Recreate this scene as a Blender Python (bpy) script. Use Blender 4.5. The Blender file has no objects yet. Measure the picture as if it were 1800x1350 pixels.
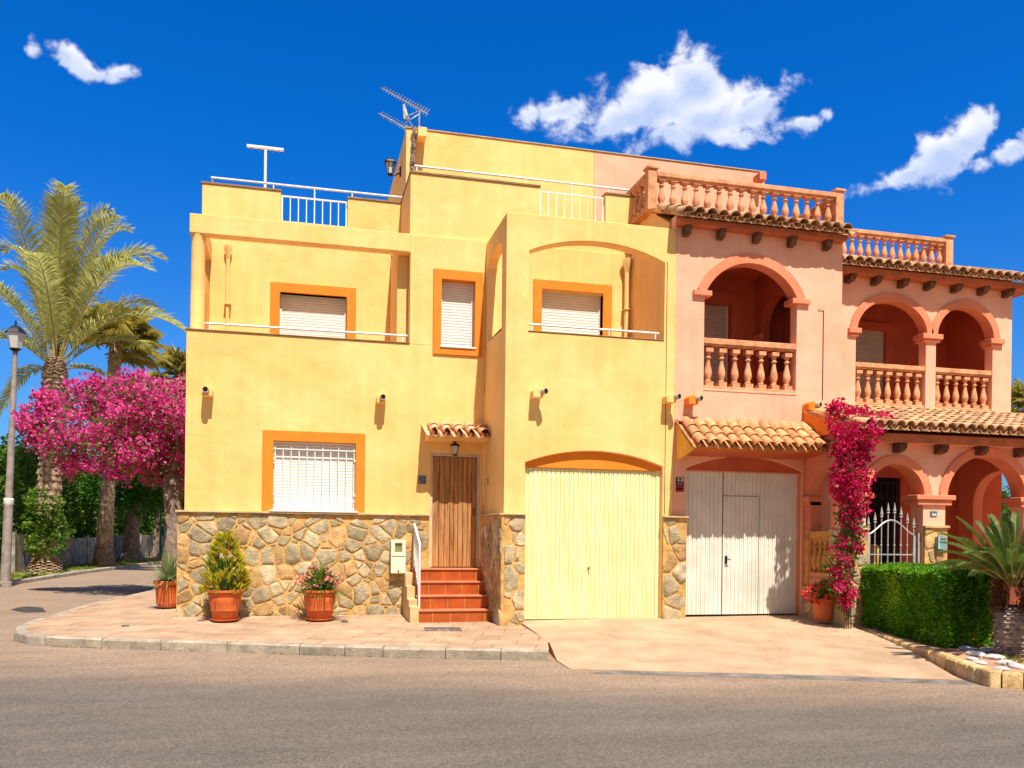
import bpy, bmesh, math, random
from mathutils import Vector, Matrix, noise
from mathutils.geometry import tessellate_polygon
rad = math.radians
random.seed(7)
C = bpy.context.scene.collection
S = bpy.context.scene

# ------------------------------------------------------------------ camera, sky, sun
F, TH, ROLL, CX, CY, EYE = 1500., rad(13.8), .012, 900., 935., 1.6
fw = Vector((math.sin(TH), math.cos(TH), 0)); rt = Vector((math.cos(TH), -math.sin(TH), 0)); up = Vector((0, 0, 1))
r2 = rt*math.cos(ROLL) + up*math.sin(ROLL); u2 = up*math.cos(ROLL) - rt*math.sin(ROLL)
cd = bpy.data.cameras.new('camera'); cam = bpy.data.objects.new('camera', cd); C.objects.link(cam)
m3 = Matrix((r2, u2, -fw)).transposed()
cam.matrix_world = Matrix.Translation((0, 0, EYE)) @ m3.to_4x4()
cd.sensor_width = 36; cd.lens = 36*F/1800; cd.shift_y = (CY-675)/1800; cd.clip_end = 3000
S.camera = cam

SUN_AZ, SUN_EL = rad(7), rad(61)
w = bpy.data.worlds.new('World'); S.world = w; w.use_nodes = True
nt = w.node_tree; nt.nodes.clear()
def N(t, **k):
    n = nt.nodes.new(t)
    for a, b in k.items(): setattr(n, a, b)
    return n
def L(a, b): nt.links.new(a, b)
def M(op, a, b=None, c=None, clamp=False):
    n = nt.nodes.new('ShaderNodeMath'); n.operation = op; n.use_clamp = clamp
    for i, v in enumerate((a, b, c)):
        if v is None: continue
        if isinstance(v, (int, float)): n.inputs[i].default_value = v
        else: nt.links.new(v, n.inputs[i])
    return n.outputs[0]
sky = N('ShaderNodeTexSky', sky_type='NISHITA'); sky.sun_disc = False
sky.sun_elevation = SUN_EL; sky.sun_rotation = math.pi - SUN_AZ
sky.air_density = 1.0; sky.dust_density = 1.3; sky.ozone_density = 2.5; sky.altitude = 0
hs = N('ShaderNodeHueSaturation'); hs.inputs['Saturation'].default_value = 1.05; hs.inputs['Hue'].default_value = .5
hs.inputs['Value'].default_value = 1.0
tint = N('ShaderNodeMix', data_type='RGBA', blend_type='MULTIPLY'); tint.inputs[0].default_value = 1; 
sunward = N('ShaderNodeMapRange', interpolation_type='SMOOTHSTEP')      # deep blue opposite the sun; unseen sunward sky warmed as added fill light
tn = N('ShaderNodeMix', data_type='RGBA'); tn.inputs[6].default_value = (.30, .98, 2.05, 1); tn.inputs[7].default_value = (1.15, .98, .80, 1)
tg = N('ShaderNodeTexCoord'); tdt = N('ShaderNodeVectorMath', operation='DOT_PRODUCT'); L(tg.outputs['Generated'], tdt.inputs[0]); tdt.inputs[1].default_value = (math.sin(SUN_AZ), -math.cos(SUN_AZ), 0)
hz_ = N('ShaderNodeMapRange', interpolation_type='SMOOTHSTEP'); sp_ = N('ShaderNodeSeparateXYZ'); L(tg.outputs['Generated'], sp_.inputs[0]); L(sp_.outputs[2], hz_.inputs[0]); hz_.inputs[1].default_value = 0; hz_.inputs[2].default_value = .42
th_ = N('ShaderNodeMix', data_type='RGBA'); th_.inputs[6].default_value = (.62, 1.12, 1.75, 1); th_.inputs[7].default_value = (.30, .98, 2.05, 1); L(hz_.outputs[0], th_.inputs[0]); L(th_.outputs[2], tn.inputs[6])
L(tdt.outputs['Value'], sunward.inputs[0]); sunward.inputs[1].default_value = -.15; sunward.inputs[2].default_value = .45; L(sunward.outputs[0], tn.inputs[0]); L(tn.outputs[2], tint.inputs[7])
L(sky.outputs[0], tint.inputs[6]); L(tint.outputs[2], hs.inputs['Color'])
bg = N('ShaderNodeBackground'); bg.inputs[1].default_value = .055
out = N('ShaderNodeOutputWorld')
# clouds: puffs placed by direction in the sky, at infinity
tc = N('ShaderNodeTexCoord')
def dot(v):
    n = N('ShaderNodeVectorMath', operation='DOT_PRODUCT'); L(tc.outputs['Generated'], n.inputs[0]); n.inputs[1].default_value = v
    return n.outputs['Value']
df = M('MAXIMUM', dot(fw), .05); U = M('DIVIDE', dot(r2), df); V = M('DIVIDE', dot(u2), df)
cx = N('ShaderNodeCombineXYZ'); L(U, cx.inputs[0]); L(V, cx.inputs[1])
def nz(scale, detail, rough, off=0., dist=0.):
    n = N('ShaderNodeTexNoise'); n.inputs['Scale'].default_value = scale; n.inputs['Detail'].default_value = detail
    n.inputs['Roughness'].default_value = rough; n.inputs['Distortion'].default_value = dist
    a = N('ShaderNodeVectorMath', operation='ADD'); L(cx.outputs[0], a.inputs[0]); a.inputs[1].default_value = (off, off*.7, 0)
    L(a.outputs[0], n.inputs['Vector']); return n.outputs['Fac']
n1 = nz(21, 9, .6, 0, .25); n2 = nz(8, 4, .55, 3.1, .2)
Ud = M('ADD', U, M('MULTIPLY', M('SUBTRACT', nz(14, 3, .5, 5.), .5), .035)); Vd = M('ADD', V, M('MULTIPLY', M('SUBTRACT', nz(14, 3, .5, 9.), .5), .03))
blobs = [  # px, py, half width, half height, tilt(deg), strength
 (1215,145,62,66,10,1.3),(1150,180,95,62,10,1.2),(1110,205,110,42,8,1.0),(1060,225,75,30,12,.8),(1000,190,70,20,15,.62),(940,200,38,22,30,.6),
 (1250,205,80,42,20,.95),(1310,200,70,30,35,.72),(1345,180,50,20,25,.55),(1290,240,50,18,10,.6),(1190,235,60,28,0,.8),(1122,250,24,20,0,.55),(1010,230,40,22,0,.55),
 (1412,219,30,12,12,.62),(1456,198,12,10,0,.5),
 (1660,268,72,44,28,1.1),(1690,252,48,30,20,.95),(1610,300,62,26,22,.8),(1540,328,45,12,8,.6),(1720,290,40,14,20,.5),(1785,262,40,18,30,.75),
 (118,98,50,17,-28,.72),(165,124,52,11,-18,.55),(212,126,24,11,0,.5),(55,86,11,13,60,.42)]
fld = None; fld2 = None
for (px, py, a, b, t, s) in blobs:
    u0 = (px-CX)/F; v0 = -(py-CY)/F; ca, sa = math.cos(rad(t)), math.sin(rad(t))
    du = M('SUBTRACT', Ud, u0); dv = M('SUBTRACT', Vd, v0)
    x = M('MULTIPLY', M('ADD', M('MULTIPLY', du, ca), M('MULTIPLY', dv, sa)), F/(a*1.45))
    y = M('MULTIPLY', M('SUBTRACT', M('MULTIPLY', dv, ca), M('MULTIPLY', du, sa)), F/(b*1.45))
    d = M('SQRT', M('ADD', M('MULTIPLY', x, x), M('MULTIPLY', y, y)))
    f = M('MULTIPLY', M('SUBTRACT', 1.0, d), s)
    fld = f if fld is None else M('MAXIMUM', fld, f)
    y2 = M('SUBTRACT', y, .45); f2 = M('MULTIPLY', M('SUBTRACT', 1.0, M('SQRT', M('ADD', M('MULTIPLY', x, x), M('MULTIPLY', y2, y2)))), s)
    fld2 = f2 if fld2 is None else M('MAXIMUM', fld2, f2)
dens = M('ADD', fld, M('ADD', M('MULTIPLY', M('SUBTRACT', n1, .54), 2.1), M('MULTIPLY', M('SUBTRACT', n2, .47), 1.0)))
dens = M('SUBTRACT', dens, M('MULTIPLY', M('LESS_THAN', fld, -.8), 6.0))
mr = N('ShaderNodeMapRange', interpolation_type='SMOOTHERSTEP'); L(dens, mr.inputs[0]); mr.inputs[1].default_value = .02; mr.inputs[2].default_value = .55
cr = N('ShaderNodeValToRGB'); cr.color_ramp.elements[0].position = .15; cr.color_ramp.elements[0].color = (6.2, 7.6, 11.0, 1)
cr.color_ramp.elements[1].position = .75; cr.color_ramp.elements[1].color = (11.6, 11.8, 12.3, 1)
L(M('ADD', M('ADD', .15, M('MULTIPLY', M('SUBTRACT', fld2, fld), .75)), M('MULTIPLY', nz(24, 5, .6, 1.3), .75)), cr.inputs[0])
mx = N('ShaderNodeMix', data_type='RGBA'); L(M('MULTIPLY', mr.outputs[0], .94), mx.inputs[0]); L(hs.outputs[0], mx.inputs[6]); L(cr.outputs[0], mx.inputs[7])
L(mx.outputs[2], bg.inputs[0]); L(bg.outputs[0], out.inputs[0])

sl = bpy.data.lights.new('sun', 'SUN'); sun = bpy.data.objects.new('sun', sl); C.objects.link(sun)
sl.energy = 4.6; sl.angle = rad(.5); sl.color = (1, .93, .82)
sd = Vector((math.sin(SUN_AZ)*math.cos(SUN_EL), -math.cos(SUN_AZ)*math.cos(SUN_EL), math.sin(SUN_EL)))
sun.rotation_euler = sd.to_track_quat('Z', 'Y').to_euler(); sun.location = (10, -10, 30)
S.view_settings.view_transform = 'Standard'; S.view_settings.look = 'None'; S.view_settings.exposure = .70; S.view_settings.gamma = 1
S.cycles.max_bounces = 6; S.cycles.diffuse_bounces = 4; S.cycles.transparent_max_bounces = 4

# ------------------------------------------------------------------ measuring: a photo point to metres on a known plane
def ray(px, py):
    dx, dy = px-CX, py-CY; c, s = math.cos(ROLL), math.sin(ROLL)
    u, v = (dx*c+dy*s)/F, -(-dx*s+dy*c)/F
    return fw + rt*u + up*v
def at(px, py, Y):  d = ray(px, py); return Vector((0, 0, EYE)) + d*(Y/d.y)
def atx(px, py, X): d = ray(px, py); return Vector((0, 0, EYE)) + d*(X/d.x)
def atg(px, py, z): d = ray(px, py); return Vector((0, 0, EYE)) + d*((z-EYE)/d.z)

# ------------------------------------------------------------------ materials
mats = {}
def mat(name, col, rough=.85, var=.12, vscale=2., bump=.15, bscale=60., col2=None, spec=.25, fine=None, island=0., metal=0., stain=0.):
    if name in mats: return mats[name]
    m = bpy.data.materials.new(name); m.use_nodes = True; t = m.node_tree; nd = t.nodes; b = nd['Principled BSDF']
    b.inputs['Roughness'].default_value = rough; b.inputs['Specular IOR Level'].default_value = spec; b.inputs['Metallic'].default_value = metal
    co = nd.new('ShaderNodeNewGeometry')
    n = nd.new('ShaderNodeTexNoise'); n.inputs['Scale'].default_value = vscale; n.inputs['Detail'].default_value = 6; n.inputs['Roughness'].default_value = .6
    t.links.new(co.outputs['Position'], n.inputs['Vector'])
    r = nd.new('ShaderNodeValToRGB'); c2 = col2 or tuple(max(0, c*(1-var*2.2)) for c in col)
    hi = tuple(min(.95, c*(1+var*.5)) for c in col)
    r.color_ramp.elements[0].position = .34; r.color_ramp.elements[0].color = (*c2, 1)
    r.color_ramp.elements[1].position = .62; r.color_ramp.elements[1].color = (*hi, 1)
    t.links.new(n.outputs['Fac'], r.inputs[0]); last = r.outputs[0]
    def mul(last, fac_out, lo, hi_):
        mm = nd.new('ShaderNodeMapRange'); mm.inputs[3].default_value = lo; mm.inputs[4].default_value = hi_; t.links.new(fac_out, mm.inputs[0])
        x = nd.new('ShaderNodeMix'); x.data_type = 'RGBA'; x.blend_type = 'MULTIPLY'; x.inputs[0].default_value = 1
        t.links.new(last, x.inputs[6]); t.links.new(mm.outputs[0], x.inputs[7]); return x.outputs[2]
    if fine:
        f = nd.new('ShaderNodeTexNoise'); f.inputs['Scale'].default_value = fine[0]; f.inputs['Detail'].default_value = 3
        t.links.new(co.outputs['Position'], f.inputs['Vector']); last = mul(last, f.outputs['Fac'], 1-fine[1], 1+fine[1])
    if island:
        last = mul(last, co.outputs['Random Per Island'], 1-island, 1+island)
    if stain:
        mp = nd.new('ShaderNodeMapping'); mp.inputs['Scale'].default_value = (5.5, 5.5, .4); t.links.new(co.outputs['Position'], mp.inputs[0])
        f = nd.new('ShaderNodeTexNoise'); f.inputs['Scale'].default_value = 1.3; f.inputs['Detail'].default_value = 5; t.links.new(mp.outputs[0], f.inputs['Vector'])
        last = mul(last, f.outputs['Fac'], 1-stain, 1+stain)
    t.links.new(last, b.inputs['Base Color'])
    if bump:
        bn = nd.new('ShaderNodeTexNoise'); bn.inputs['Scale'].default_value = bscale; bn.inputs['Detail'].default_value = 5
        t.links.new(co.outputs['Position'], bn.inputs['Vector'])
        bp = nd.new('ShaderNodeBump'); bp.inputs['Strength'].default_value = bump; bp.inputs['Distance'].default_value = .02
        t.links.new(bn.outputs['Fac'], bp.inputs['Height'])
        bn2 = nd.new('ShaderNodeTexNoise'); bn2.inputs['Scale'].default_value = bscale/14; bn2.inputs['Detail'].default_value = 3
        t.links.new(co.outputs['Position'], bn2.inputs['Vector'])
        bp2 = nd.new('ShaderNodeBump'); bp2.inputs['Strength'].default_value = bump; bp2.inputs['Distance'].default_value = .06
        t.links.new(bn2.outputs['Fac'], bp2.inputs['Height']); t.links.new(bp2.outputs[0], bp.inputs['Normal'])
        t.links.new(bp.outputs[0], b.inputs['Normal'])
    mats[name] = m; return m
def leafmat(name, a, b_, c=None, trans=.35, scale=1.2):
    m = bpy.data.materials.new(name); m.use_nodes = True; t = m.node_tree; nd = t.nodes; p = nd['Principled BSDF']
    g = nd.new('ShaderNodeNewGeometry'); r = nd.new('ShaderNodeValToRGB')
    r.color_ramp.elements[0].color = (*a, 1); r.color_ramp.elements[1].color = (*b_, 1)
    if c: e = r.color_ramp.elements.new(.78); e.color = (*b_, 1); r.color_ramp.elements[2].color = (*c, 1)
    n = nd.new('ShaderNodeTexNoise'); n.inputs['Scale'].default_value = scale; t.links.new(g.outputs['Position'], n.inputs['Vector'])
    ad = nd.new('ShaderNodeMath'); ad.operation = 'ADD'; mm = nd.new('ShaderNodeMath'); mm.operation = 'MULTIPLY'; mm.inputs[1].default_value = .62
    t.links.new(g.outputs['Random Per Island'], mm.inputs[0]); t.links.new(mm.outputs[0], ad.inputs[0])
    m2 = nd.new('ShaderNodeMath'); m2.operation = 'MULTIPLY_ADD'; m2.inputs[1].default_value = 1.2; m2.inputs[2].default_value = -.4
    t.links.new(n.outputs['Fac'], m2.inputs[0]); t.links.new(m2.outputs[0], ad.inputs[1]); t.links.new(ad.outputs[0], r.inputs[0])
    t.links.new(r.outputs[0], p.inputs['Base Color']); p.inputs['Roughness'].default_value = .5; p.inputs['Specular IOR Level'].default_value = .3
    tr = nd.new('ShaderNodeBsdfTranslucent'); t.links.new(r.outputs[0], tr.inputs[0])
    mi = nd.new('ShaderNodeMixShader'); mi.inputs[0].default_value = trans
    t.links.new(p.outputs[0], mi.inputs[1]); t.links.new(tr.outputs[0], mi.inputs[2]); t.links.new(mi.outputs[0], nd['Material Output'].inputs[0])
    return m
YEL = mat('yellow_plaster', (.885, .58, .225), .9, .06, .9, .28, 40, col2=(.82, .50, .165), stain=.13)
ORA = mat('orange_paint', (.80, .235, .018), .7, .05, 3, .1, 60)
PNK = mat('pink_plaster', (.87, .455, .315), .9, .05, .9, .28, 40, col2=(.80, .38, .25), stain=.12)
COR = mat('coral_paint', (.74, .25, .135), .8, .06, 2, .15, 60)
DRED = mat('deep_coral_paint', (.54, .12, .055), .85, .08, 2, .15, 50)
MORT = mat('ochre_mortar', (.64, .38, .13), .95, .18, 6, .5, 50)
STN = mat('cladding_stone', (.47, .37, .225), .85, .25, 7, .8, 40, col2=(.28, .23, .145), fine=(38, .25), island=.3)
STO = mat('ochre_stone', (.54, .33, .14), .85, .2, 8, .7, 40, col2=(.33, .21, .10), fine=(30, .25), island=.3)
CAP = mat('stone_coping', (.62, .44, .22), .8, .12, 5, .3, 50)
CAPB = mat('brown_coping', (.30, .19, .09), .8, .12, 5, .3, 50)
TILE = mat('barrel_tile_clay', (.62, .30, .13), .85, .25, 5, .3, 60, col2=(.40, .18, .08), island=.25, fine=(25, .2))
OTILE = mat('weathered_tile_clay', (.54, .32, .17), .9, .3, 5, .5, 50, col2=(.36, .21, .11), island=.35, fine=(25, .3))
CTILE = mat('canopy_tile_clay', (.64, .32, .14), .8, .2, 6, .2, 60, col2=(.42, .18, .07), island=.2, fine=(25, .15))
BAL = mat('baluster_clay', (.70, .345, .18), .85, .15, 6, .2, 80, col2=(.48, .21, .10), fine=(25, .15))
BALO = mat('ochre_baluster', (.62, .29, .075), .85, .15, 8, .2, 80)
WHT = mat('white_metal', (.80, .79, .77), .4, .02, 3, 0, 60, spec=.5)
SHU = mat('white_shutter', (.80, .78, .73), .5, .03, 3, 0, 60, spec=.4)
GRY = mat('grey_metal', (.36, .34, .33), .45, .15, 8, .1, 60, metal=.5)
BLK = mat('black_iron', (.016, .014, .014), .5, .1, 8, 0, 60, spec=.4)
DARK = mat('dark_void', (.012, .01, .01), .9, .1, 8, 0)
DWOOD = mat('dark_wood', (.15, .075, .042), .8, .25, 9, .3, 60)
FASC = mat('terracotta_fascia', (.50, .145, .06), .8, .12, 4, .3, 60)
RTILE = mat('red_step_tile', (.42, .085, .014), .42, .12, 4, .08, 60, spec=.4)
POT = mat('terracotta_pot', (.60, .135, .032), .65, .15, 6, .12, 60, col2=(.45, .10, .03), spec=.3)
SOIL = mat('soil', (.06, .035, .02), .95, .3, 20, .6, 60)
PALET = mat('cream_plastic', (.78, .70, .54), .5, .03, 3, 0, 60, spec=.4)
GLS = mat('lamp_glass', (.62, .64, .62), .15, .02, 3, 0, spec=.6)
BARK = mat('grey_bark', (.27, .20, .16), .95, .35, 9, 1., 26, col2=(.11, .075, .06), fine=(30, .3))
PBARK = mat('palm_bark', (.42, .29, .19), .95, .3, 8, .9, 30, col2=(.17, .11, .07), fine=(24, .35))
PIPE = mat('yellow_pipe', (.78, .56, .22), .6, .06, 3, .05, 60)
LG = leafmat('hedge_leaf', (.04, .16, .01), (.17, .42, .02), (.58, .74, .05), .5)
LB = leafmat('background_leaf', (.03, .10, .012), (.18, .33, .035), (.52, .56, .07), .55, scale=.5)
LP = leafmat('palm_leaf', (.30, .32, .08), (.62, .60, .20), (.88, .82, .42), .5, 1)
LP2 = leafmat('fan_palm_leaf', (.22, .22, .05), (.66, .56, .13), (.92, .76, .24), .5, 1)
LCY = leafmat('cycad_leaf', (.04, .09, .015), (.11, .18, .03), (.28, .34, .07), .35, 4)
LMG = leafmat('magenta_bract', (.52, .03, .19), (.85, .10, .37), (.93, .34, .56), .4, 1.2)
LRD = leafmat('crimson_bract', (.42, .006, .055), (.72, .014, .13), (.85, .07, .27), .4, 3)
LGN = leafmat('fresh_leaf', (.05, .12, .015), (.16, .28, .03), (.38, .44, .07), .35, 4)
LYL = leafmat('golden_leaf', (.26, .28, .03), (.68, .58, .04), (.90, .76, .07), .4, 6)
LST = leafmat('striped_leaf', (.13, .20, .06), (.32, .40, .16), (.62, .62, .36), .3, 6)
GRS = leafmat('grass_blade', (.08, .13, .015), (.20, .26, .03), (.36, .36, .06), .3, .8)

def road_mat():
    m = bpy.data.materials.new('asphalt'); m.use_nodes = True; t = m.node_tree; nd = t.nodes; b = nd['Principled BSDF']
    g = nd.new('ShaderNodeNewGeometry'); P = g.outputs['Position']
    def noise_(s, d=4, r=.6, sc=None):
        n = nd.new('ShaderNodeTexNoise'); n.inputs['Scale'].default_value = s; n.inputs['Detail'].default_value = d; n.inputs['Roughness'].default_value = r
        if sc:
            mp = nd.new('ShaderNodeMapping'); mp.inputs['Scale'].default_value = sc; mp.inputs['Rotation'].default_value = (0, 0, rad(19)); t.links.new(P, mp.inputs[0]); t.links.new(mp.outputs[0], n.inputs['Vector'])
        else: t.links.new(P, n.inputs['Vector'])
        return n.outputs['Fac']
    def mth(op, a, b2=None, c=None, cl=False):
        n = nd.new('ShaderNodeMath'); n.operation = op; n.use_clamp = cl
        for i, v in enumerate((a, b2, c)):
            if v is None: continue
            if isinstance(v, (int, float)): n.inputs[i].default_value = v
            else: t.links.new(v, n.inputs[i])
        return n.outputs[0]
    # asphalt turns lighter tan towards the kerb: distance across the street from the kerb line
    dp = nd.new('ShaderNodeVectorMath'); dp.operation = 'DOT_PRODUCT'; t.links.new(P, dp.inputs[0]); dp.inputs[1].default_value = (.342, .94, 0)
    across = mth('ADD', dp.outputs['Value'], mth('MULTIPLY', noise_(.5, 4, .6, (.35, 1.3, 1)), 2.6))
    mr = nd.new('ShaderNodeMapRange'); mr.interpolation_type = 'SMOOTHSTEP'; t.links.new(across, mr.inputs[0]); mr.inputs[1].default_value = 9.0; mr.inputs[2].default_value = 11.6
    mix = nd.new('ShaderNodeMix'); mix.data_type = 'RGBA'; t.links.new(mr.outputs[0], mix.inputs[0]); mix.inputs[6].default_value = (.135, .115, .095, 1); mix.inputs[7].default_value = (.275, .195, .135, 1)
    def mul(last, fac, lo, hi):
        mm = nd.new('ShaderNodeMapRange'); mm.inputs[1].default_value = .25; mm.inputs[2].default_value = .75; mm.inputs[3].default_value = lo; mm.inputs[4].default_value = hi; t.links.new(fac, mm.inputs[0])
        x = nd.new('ShaderNodeMix'); x.data_type = 'RGBA'; x.blend_type = 'MULTIPLY'; x.inputs[0].default_value = 1
        t.links.new(last, x.inputs[6]); t.links.new(mm.outputs[0], x.inputs[7]); return x.outputs[2]
    c = mul(mix.outputs[2], noise_(42, 3, .75), .72, 1.3); c = mul(c, noise_(130, 2, .8), .55, 1.5); c = mul(c, noise_(1.2, 5, .6, (.5, 2.2, 1)), .84, 1.14); c = mul(c, noise_(.45, 3, .5), .9, 1.1)
    for sc_, lo_, hi_ in ((52, .84, 1.18), (100, .72, 1.3)):
        vv = nd.new('ShaderNodeTexVoronoi'); vv.inputs['Scale'].default_value = sc_; t.links.new(P, vv.inputs['Vector']); sp = nd.new('ShaderNodeSeparateColor'); t.links.new(vv.outputs['Color'], sp.inputs[0])
        mm = nd.new('ShaderNodeMapRange'); mm.inputs[3].default_value = lo_; mm.inputs[4].default_value = hi_; t.links.new(sp.outputs[0], mm.inputs[0])
        x = nd.new('ShaderNodeMix'); x.data_type = 'RGBA'; x.blend_type = 'MULTIPLY'; x.inputs[0].default_value = 1; t.links.new(c, x.inputs[6]); t.links.new(mm.outputs[0], x.inputs[7]); c = x.outputs[2]
    vo = nd.new('ShaderNodeTexVoronoi'); vo.feature = 'DISTANCE_TO_EDGE'; vo.inputs['Scale'].default_value = .17
    ad = nd.new('ShaderNodeVectorMath'); ad.operation = 'ADD'; t.links.new(P, ad.inputs[0]); nn = nd.new('ShaderNodeTexNoise'); nn.inputs['Scale'].default_value = 1.5; nn.inputs['Detail'].default_value = 6; t.links.new(P, nn.inputs['Vector'])
    sc = nd.new('ShaderNodeVectorMath'); sc.operation = 'SCALE'; sc.inputs['Scale'].default_value = 1.2; t.links.new(nn.outputs['Color'], sc.inputs[0]); t.links.new(sc.outputs[0], ad.inputs[1]); t.links.new(ad.outputs[0], vo.inputs['Vector'])
    mm = nd.new('ShaderNodeMapRange'); mm.inputs[1].default_value = 0; mm.inputs[2].default_value = .0022; mm.inputs[3].default_value = .72; mm.inputs[4].default_value = 1; t.links.new(vo.outputs['Distance'], mm.inputs[0])
    x = nd.new('ShaderNodeMix'); x.data_type = 'RGBA'; x.blend_type = 'MULTIPLY'; x.inputs[0].default_value = 1; t.links.new(c, x.inputs[6]); t.links.new(mm.outputs[0], x.inputs[7])
    t.links.new(x.outputs[2], b.inputs['Base Color']); b.inputs['Roughness'].default_value = .9; b.inputs['Specular IOR Level'].default_value = .2
    bp = nd.new('ShaderNodeBump'); bp.inputs['Strength'].default_value = .7; bp.inputs['Distance'].default_value = .01; t.links.new(noise_(110, 3, .7), bp.inputs['Height']); t.links.new(bp.outputs[0], b.inputs['Normal'])
    return m
def paving_mat(name, c1, c2, cm, bw, bh, ang, off=(0, 0), squash=1.0, ms=.012, bumpd=.4):
    m = bpy.data.materials.new(name); m.use_nodes = True; t = m.node_tree; nd = t.nodes; b = nd['Principled BSDF']
    g = nd.new('ShaderNodeNewGeometry'); mp = nd.new('ShaderNodeMapping'); mp.inputs['Rotation'].default_value = (0, 0, ang); mp.inputs['Location'].default_value = (*off, 0)
    wn = nd.new('ShaderNodeTexNoise'); wn.inputs['Scale'].default_value = 1.3; t.links.new(g.outputs['Position'], wn.inputs['Vector'])
    sc = nd.new('ShaderNodeVectorMath'); sc.operation = 'SCALE'; sc.inputs['Scale'].default_value = .06; t.links.new(wn.outputs['Color'], sc.inputs[0])
    ad = nd.new('ShaderNodeVectorMath'); ad.operation = 'ADD'; t.links.new(g.outputs['Position'], ad.inputs[0]); t.links.new(sc.outputs[0], ad.inputs[1]); t.links.new(ad.outputs[0], mp.inputs[0])
    br = nd.new('ShaderNodeTexBrick'); t.links.new(mp.outputs[0], br.inputs['Vector']); br.inputs['Scale'].default_value = 1; br.inputs['Brick Width'].default_value = bw; br.inputs['Row Height'].default_value = bh
    br.inputs['Mortar Size'].default_value = ms; br.inputs['Color1'].default_value = (*c1, 1); br.inputs['Color2'].default_value = (*c2, 1); br.inputs['Mortar'].default_value = (*cm, 1); br.offset = .5
    last = br.outputs['Color']
    for s, lo, hi, d in ((2.2, .78, 1.16, 6), (45, .85, 1.15, 3), (.6, .88, 1.1, 3)):
        n = nd.new('ShaderNodeTexNoise'); n.inputs['Scale'].default_value = s; n.inputs['Detail'].default_value = d; t.links.new(g.outputs['Position'], n.inputs['Vector'])
        mm = nd.new('ShaderNodeMapRange'); mm.inputs[1].default_value = .3; mm.inputs[2].default_value = .7; mm.inputs[3].default_value = lo; mm.inputs[4].default_value = hi; t.links.new(n.outputs['Fac'], mm.inputs[0])
        x = nd.new('ShaderNodeMix'); x.data_type = 'RGBA'; x.blend_type = 'MULTIPLY'; x.inputs[0].default_value = 1; t.links.new(last, x.inputs[6]); t.links.new(mm.outputs[0], x.inputs[7]); last = x.outputs[2]
    t.links.new(last, b.inputs['Base Color']); b.inputs['Roughness'].default_value = .85; b.inputs['Specular IOR Level'].default_value = .25
    bp = nd.new('ShaderNodeBump'); bp.inputs['Strength'].default_value = bumpd; bp.inputs['Distance'].default_value = .01; bp.invert = True
    t.links.new(br.outputs['Fac'], bp.inputs['Height']); t.links.new(bp.outputs[0], b.inputs['Normal'])
    return m
def wood_mat():
    m = bpy.data.materials.new('weathered_oak'); m.use_nodes = True; t = m.node_tree; nd = t.nodes; b = nd['Principled BSDF']
    g = nd.new('ShaderNodeNewGeometry'); mp = nd.new('ShaderNodeMapping'); mp.inputs['Scale'].default_value = (14, 14, .9); t.links.new(g.outputs['Position'], mp.inputs[0])
    ad = nd.new('ShaderNodeVectorMath'); ad.operation = 'ADD'; t.links.new(mp.outputs[0], ad.inputs[0])
    cb = nd.new('ShaderNodeCombineXYZ'); m9 = nd.new('ShaderNodeMath'); m9.operation = 'MULTIPLY'; m9.inputs[1].default_value = 37; t.links.new(g.outputs['Random Per Island'], m9.inputs[0]); t.links.new(m9.outputs[0], cb.inputs[2]); t.links.new(cb.outputs[0], ad.inputs[1])
    n = nd.new('ShaderNodeTexNoise'); n.inputs['Scale'].default_value = 1.6; n.inputs['Detail'].default_value = 8; n.inputs['Roughness'].default_value = .65; n.inputs['Distortion'].default_value = .8; t.links.new(ad.outputs[0], n.inputs['Vector'])
    r = nd.new('ShaderNodeValToRGB'); e = r.color_ramp.elements; e[0].position = .3; e[0].color = (.15, .055, .014, 1); e[1].position = .72; e[1].color = (.58, .31, .11, 1); k = e.new(.5); k.color = (.40, .18, .055, 1)
    t.links.new(n.outputs['Fac'], r.inputs[0]); t.links.new(r.outputs[0], b.inputs['Base Color']); b.inputs['Roughness'].default_value = .7
    bp = nd.new('ShaderNodeBump'); bp.inputs['Strength'].default_value = .5; bp.inputs['Distance'].default_value = .01; t.links.new(n.outputs['Fac'], bp.inputs['Height']); t.links.new(bp.outputs[0], b.inputs['Normal'])
    return m

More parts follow.
